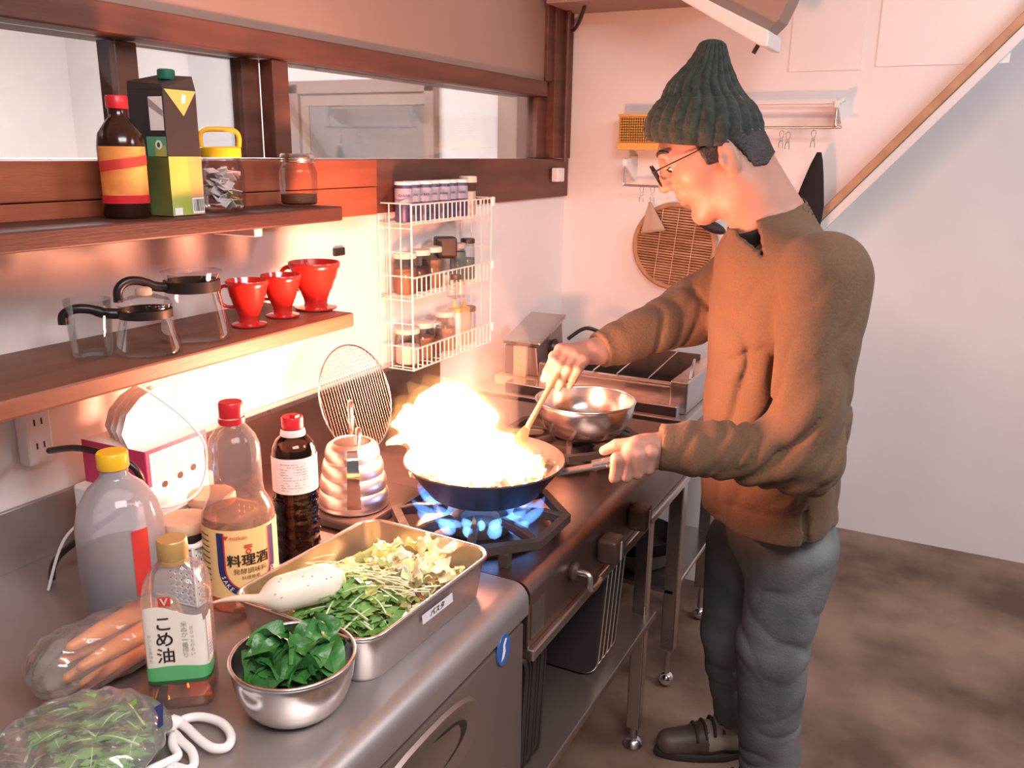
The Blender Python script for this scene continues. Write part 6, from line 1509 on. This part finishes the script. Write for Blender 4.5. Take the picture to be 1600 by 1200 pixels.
for s_ in (-1, 1):
    MB().tube([H(0.1255 - 0.004 * abs(math.cos(a)) * 0, 0.038 + 0.0215 * math.sin(a), 0.033 * s_ + 0.0225 * math.cos(a)) for a in np.linspace(0, 2 * pi, 33)[:-1]], 0.0013, 8, closed=True).build('rim', 'black_plastic', gl, smooth=180)
    MB().add([H(0.1255, 0.038 + 0.021 * math.sin(a), 0.033 * s_ + 0.022 * math.cos(a)) for a in np.linspace(0, 2 * pi, 25)[:-1]], [tuple(range(24))]).build('lens', 'window_glass', gl, smooth=0)
    MB().tube(spline([H(0.1255, 0.046, 0.0545 * s_), H(0.121, 0.0465, 0.0635 * s_), H(0.06, 0.040, 0.073 * s_), H(0.004, 0.034, 0.0795 * s_), H(-0.016, 0.022, 0.0795 * s_)], 5), 0.0012, 6).build('temple_arm', 'black_plastic', gl, smooth=180)
MB().tube(spline([H(0.1255, 0.042, -0.011), H(0.1285, 0.046, 0), H(0.1255, 0.042, 0.011)], 4), 0.0012, 6).build('bridge', 'black_plastic', gl, smooth=180)

# ---- beanie
yh = 1.665
rows = [(221, 1099, 84), (216, 1099, 88), (205, 1099, 90.5), (192, 1100, 90), (178, 1101, 85), (165, 1102, 77.5), (158, 1102, 72), (154, 1102, 67), (150, 1101, 64.5), (140, 1099, 59), (128, 1099, 52.5), (114, 1103, 43.5), (100, 1107, 34), (88, 1110, 28), (77, 1112, 23.5), (69, 1113, 20.5), (64, 1113, 15), (61.5, 1113, 7), (61, 1113, 1)]
ks = np.array(rows, float)
def hat_row(t):
    x = t * (len(rows) - 1); i = min(len(rows) - 2, int(x)); q = x - i; return ks[i] * (1 - q) + ks[i + 1] * q
cr = nv((_r2[0], _r2[1], 0)); cdp = nv((-cr[1], cr[0], 0))
NT, NA, RIB = 72, 24 * 10, 24
def hat(s_, t_):
    py, cx, hw = hat_row(t_)
    c = J(cx, py, yh); hw = hw * 0.00124
    a = 2 * pi * s_
    rib = abs(math.sin(a * RIB / 2)) ** 0.8; lump = 0.5 + 0.5 * math.sin(t_ * 120 + 2.0 * math.floor(s_ * RIB))
    amp = 0.0072 * min(1, hw / 0.06)
    if t_ > 6.5 / 18: amp *= 0.9
    r = hw - amp * (1 - rib) - 0.0008 * lump
    droop = -0.010 * math.cos(a + pi / 2) * max(0, 1 - t_ * 4) * -1
    return Vector(c + cr * r * math.cos(a) + cdp * r * 0.86 * math.sin(a) + Z * (0.009 * math.sin(a) * max(0, 1 - t_ * 3)))
b = MB(); b.grid(hat, NA, NT)
o = b.build('beanie', 'knit', pn, smooth=180); o['label'] = 'dark green ribbed knitted beanie'

# ---- sweatshirt
def sleeve_clip(w, d): return [(w, d)]
lcd = nv(LWR - LEL); rcd = nv(RWR - REL)
LCU = LWR + lcd * 0.012; RCU = RWR + rcd * 0.006
TB = J(1200, 760, 1.72); HIP = J(1196, 880, 1.75)
hemz = J(1230, 846, 1.58)[2]; hemn = nv((0.06, 0.0, -1))
shirt = [
    (cap(NB - Z * 0.075 - FW * 0.008, CH, 0.098, 0.122, sq=(RT, 0.62)), 0.0, '+'),
    (cap(CH, BLY, 0.122, 0.128, sq=(RT, 0.68)), 0.03, '+'),
    (cap(BLY, HIP, 0.128, 0.134, clip=[(np.array((1.02, 1.6, hemz)), hemn)], sq=(RT, 0.70)), 0.02, '+'),
    (cap(NB - Z * 0.055 + RT * -0.03, LSH - Z * 0.008, 0.058, 0.070), 0.05, '+'), (cap(NB - Z * 0.06 + RT * 0.03, RSH, 0.058, 0.068), 0.05, '+'),
    (cap(LSH - RT * 0.012, LEL - RT * 0.008, 0.075, 0.062), 0.014, '+'), (cap(LEL, LWR - lcd * 0.055, 0.064, 0.049), 0.02, '+'),
    (cap(LEL, LCU + lcd * 0.05, 0.040, 0.0400, clip=[(LCU, lcd)]), 0.012, '+'),
    (cap(RSH, REL, 0.072, 0.062), 0.014, '+'), (cap(REL, RWR - rcd * 0.045, 0.060, 0.044), 0.02, '+'),
    (cap(REL, RCU + rcd * 0.05, 0.038, 0.0375, clip=[(RCU, rcd)]), 0.012, '+'),
]
ND = nv(H(-0.020, -0.020, 0) - NB)
CB = J(1240, 317, 1.66); CF = J(1152, 356, 1.63); CN = np.cross(nv(CF - CB), cdp); CN = nv(CN if CN[2] > 0 else -CN)
shirt += [(cap(NB - ND * 0.05, NB + ND * 0.085, 0.080, 0.070, clip=[(CB, CN)]), 0.015, '+'),
          (cap(NB - ND * 0.02, NB + ND * 0.15, 0.0665, 0.0655), 0.004, '-'),
          *[(cap(J(qx, qy, 1.46), J(qx, qy, 1.615), r_, r_), 0.003, '-') for qx, qy, r_ in ((1160, 345, 0.020), (1168, 358, 0.020), (1177, 372, 0.0145), (1184, 385, 0.009), (1190, 397, 0.0045))],
          # open cuffs, hem and side slit
          (cap(LCU + lcd * 0.028, LCU + lcd * 0.08, 0.034, 0.034), 0.002, '-'), (cap(RCU + rcd * 0.026, RCU + rcd * 0.08, 0.032, 0.032), 0.002, '-'),
          ]
SLT0, SLT1 = J(1256, 720, 1.55), J(1262, 860, 1.58)
shirt += [(cap(SLT0, SLT1 - Z * 0.03, 0.0035, 0.012), 0.003, '-')]
RG0, RG1, RG2 = J(1196, 378, 1.555), J(1222, 470, 1.52), J(1200, 560, 1.535)   # raglan seam
shirt += [(cap(RG0, RG1, 0.004, 0.004), 0.005, '-')]
def gauss(p, c, r): return np.exp(-((p - c) ** 2).sum(1) / (r * r))
LFM = (LEL + LWR) / 2; RFM = (REL + RWR) / 2; LUM = (LSH + LEL) / 2
def vnoise(q):
    i = np.floor(q); f = q - i; f = f * f * (3 - 2 * f); out = 0
    for a_ in (0, 1):
        for b_ in (0, 1):
            for c_ in (0, 1):
                n = (i[:, 0] + a_) * 127.1 + (i[:, 1] + b_) * 311.7 + (i[:, 2] + c_) * 74.7
                h = np.sin(n) * 43758.5453; h = h - np.floor(h)
                out = out + h * np.where(a_, f[:, 0], 1 - f[:, 0]) * np.where(b_, f[:, 1], 1 - f[:, 1]) * np.where(c_, f[:, 2], 1 - f[:, 2])
    return out * 2 - 1
def crease(p, across, fa, fl, seed=0.0):
    """cloth folds: quick change across, slow change along"""
    a_ = nv(across); b_ = nv(np.cross(a_, (0.3, 0.5, 0.81))); c_ = np.cross(a_, b_)
    w_ = 0.35 * vnoise(p * 14 + seed)
    n = vnoise(np.stack([p @ a_ * fa + seed + w_, p @ b_ * fl + seed, p @ c_ * fl], 1))
    m = vnoise(np.stack([p @ a_ * fa * 0.55 - seed, p @ b_ * fl * 0.8, p @ c_ * fl * 0.8 + 7], 1))
    return 0.85 * (1 - np.abs(n)) ** 3 - 0.35 + 0.65 * m
def folds(p):
    d = gauss(p, LFM - lcd * 0.03, 0.12) * 0.018 * crease(p, lcd + 0.55 * Z, 40, 12)
    d += gauss(p, LEL + Z * 0.04 + FW * 0.02, 0.12) * 0.018 * crease(p, Z * 0.8 + FW, 30, 9, 3.0)
    d += gauss(p, LUM, 0.19) * 0.014 * crease(p, FW + 0.45 * Z, 24, 5, 5.0)
    d += gauss(p, RFM - rcd * 0.02, 0.11) * 0.012 * crease(p, rcd + 0.4 * Z, 28, 9, 8.0)
    d += gauss(p, REL, 0.12) * 0.012 * crease(p, Z - FW, 22, 8, 2.0)
    d += (gauss(p, CH, 0.22) + gauss(p, BLY, 0.22)) * 0.013 * crease(p, FW + 0.25 * RT + 0.12 * Z, 19, 4.2, 1.0)
    d += gauss(p, PEL - RT * 0.1 - Z * 0.02, 0.19) * 0.010 * crease(p, Z + 0.3 * FW, 23, 5.5, 4.0)
    keep = 1 - np.maximum(np.maximum(gauss(p, LCU, 0.045), gauss(p, RCU, 0.04)), gauss(p, NB + ND * 0.02, 0.085))
    return d * keep
o = sdf_obj('sweatshirt', shirt, (0.52, 1.27, 0.58), (1.28, 2.12, 1.52), 0.0048, 'sweat', pn, folds); o['label'] = 'loose olive brown sweatshirt'
# collar band, black T-shirt at the throat, seams
def tee(p):
    d = np.full(len(p), 1e3)
    for fn, k, op in prims[24:28]:
        e_ = fn(p); q = np.clip(0.5 + 0.5 * (d - e_) / k, 0, 1); d = d * (1 - q) + e_ * q - k * q * (1 - q)
    return np.maximum(np.maximum(d - 0.012, (p - (CB - CN * 0.006)) @ CN), np.maximum((CH[2] - 0.02) - p[:, 2], (NB - p) @ FW - 0.005))
sdf_obj('undershirt', [(tee, 0, '+')], CH - 0.18, NB + 0.14, 0.004, 'cloth_black', pn)

# ---- jeans and shoes
LHP, LKN, LAN = J(1225, 852, 1.69), J(1207, 1010, 1.735), J(1203, 1186, 1.83)
RHP, RKN, RAN = J(1165, 850, 1.88), J(1143, 985, 1.93), J(1148, 1108, 1.985)
LAN[2] = 0.075; RAN[2] = 0.115
jeans = [(cap(PEL + Z * 0.02, (LHP + RHP) / 2 + Z * 0.03 - FW * 0.02, 0.095, 0.098, sq=(RT, 0.66)), 0, '+'),
         (cap(LHP - FW * 0.025, LKN, 0.088, 0.073), 0.04, '+'), (cap(LKN, LAN, 0.076, 0.066, clip=[(LAN - Z * 0.052, -Z)]), 0.02, '+'),
         (cap(RHP, RKN, 0.090, 0.072), 0.02, '+'), (cap(RKN, RAN, 0.072, 0.056, clip=[(RAN - Z * 0.035, -Z)]), 0.02, '+'),
         (cap(LAN - Z * 0.10, LAN - Z * 0.035, 0.052, 0.052), 0.003, '-'), (cap(RAN - Z * 0.10, RAN - Z * 0.02, 0.046, 0.046), 0.003, '-')]
LCM = LAN + (LKN - LAN) * 0.35; RCM = RAN + (RKN - RAN) * 0.3
def jfold(p):
    d = gauss(p, LAN + Z * 0.10, 0.15) * 0.014 * crease(p, Z + 0.35 * FW, 21, 7, 1.0)
    d += gauss(p, RAN + Z * 0.08, 0.14) * 0.013 * crease(p, Z + 0.2 * FW, 22, 7, 2.0)
    d += gauss(p, LKN - FW * 0.05 + Z * 0.03, 0.16) * 0.010 * crease(p, Z - 0.6 * FW, 17, 6, 3.0)
    d += gauss(p, LHP, 0.2) * 0.008 * crease(p, FW + 0.5 * Z, 15, 5, 4.0)
    return d
o = sdf_obj('jeans', jeans, (0.68, 1.50, 0.0), (1.24, 2.12, 0.86), 0.0058, 'denim', pn, jfold); o['label'] = 'faded grey-blue jeans'
def shoe(an, d, sgn):
    d = nv(d); s_ = np.cross(d, Z); base = np.array((an[0], an[1], 0.0))
    sh_ = bpy.data.objects.new('shoe', None); link(sh_, pn)
    up_ = [(cap(base + d * -0.045 + Z * 0.045, base + d * 0.07 + Z * 0.045, 0.038, 0.040), 0, '+'), (cap(base + d * 0.07 + Z * 0.040, base + d * 0.165 + Z * 0.034, 0.040, 0.034), 0.02, '+'),
           (cap(base + Z * 0.05, base + d * 0.01 + Z * 0.095, 0.040, 0.042), 0.02, '+')]
    pl = [(base + Z * 0.018, -Z)]
    lo, hi = base - (0.27, 0.27, 0.0), base + (0.27, 0.27, 0.16)
    sdf_obj('upper', [(clipd(f_, pl), k, op) for f_, k, op in up_], lo, hi, 0.004, ['shoe_leather', 'shoe_knit'], sh_, None,
            lambda p: (((p - base) @ d < 0.075) & ((p - base) @ d > -0.02) & (p[:, 2] > 0.035)).astype(int))
    so_ = MB(); P = []
    for t_ in np.linspace(0, 2 * pi, 29)[:-1]:
        c = math.cos(t_); u = 0.060 + 0.145 * c; wd_ = 0.046 if u > 0.02 else 0.040
        P.append(base + d * u + s_ * wd_ * math.sin(t_) * (1.0 - 0.1 * c))
    so_.v = [p + Z * 0.0005 for p in P] + [p + Z * 0.0195 for p in P]; n = len(P)
    so_.f = [tuple(range(n)), tuple(range(n, 2 * n))] + [(i, (i + 1) % n, n + (i + 1) % n, n + i) for i in range(n)]; so_.mi = [0] * len(so_.f)
    so_.build('sole', 'sole', sh_, smooth=40, bevel=0.003)
    for k in range(4):
        c = base + d * (0.035 + 0.022 * k) + Z * (0.104 - 0.0075 * k); MB().tube(spline([c + s_ * 0.036 - Z * 0.026, c + s_ * 0.022 - Z * 0.006, c, c - s_ * 0.022 - Z * 0.006, c - s_ * 0.036 - Z * 0.026], 4), 0.0042, 6).build('lace', 'sole', sh_, smooth=180)
shoe(LAN, (-0.88, -0.47, 0), 1)
shoe(RAN, (-0.85, -0.52, 0), -1)

# ================================================================== put every thing's empty at its base
bpy.context.view_layer.update()
for o in [o for o in scene.objects if o.type == 'EMPTY' and o.parent is None and o.location.length < 1e-6]:
    pts = [c.matrix_world @ Vector(q) for c in o.children_recursive if c.type == 'MESH' for q in c.bound_box]
    if not pts: continue
    lo = Vector([min(p[i] for p in pts) for i in range(3)]); hi = Vector([max(p[i] for p in pts) for i in range(3)])
    base = Vector(((lo.x + hi.x) / 2, (lo.y + hi.y) / 2, lo.z))
    o.location = base
    for c in o.children: c.location = c.location - base
bpy.context.view_layer.update()
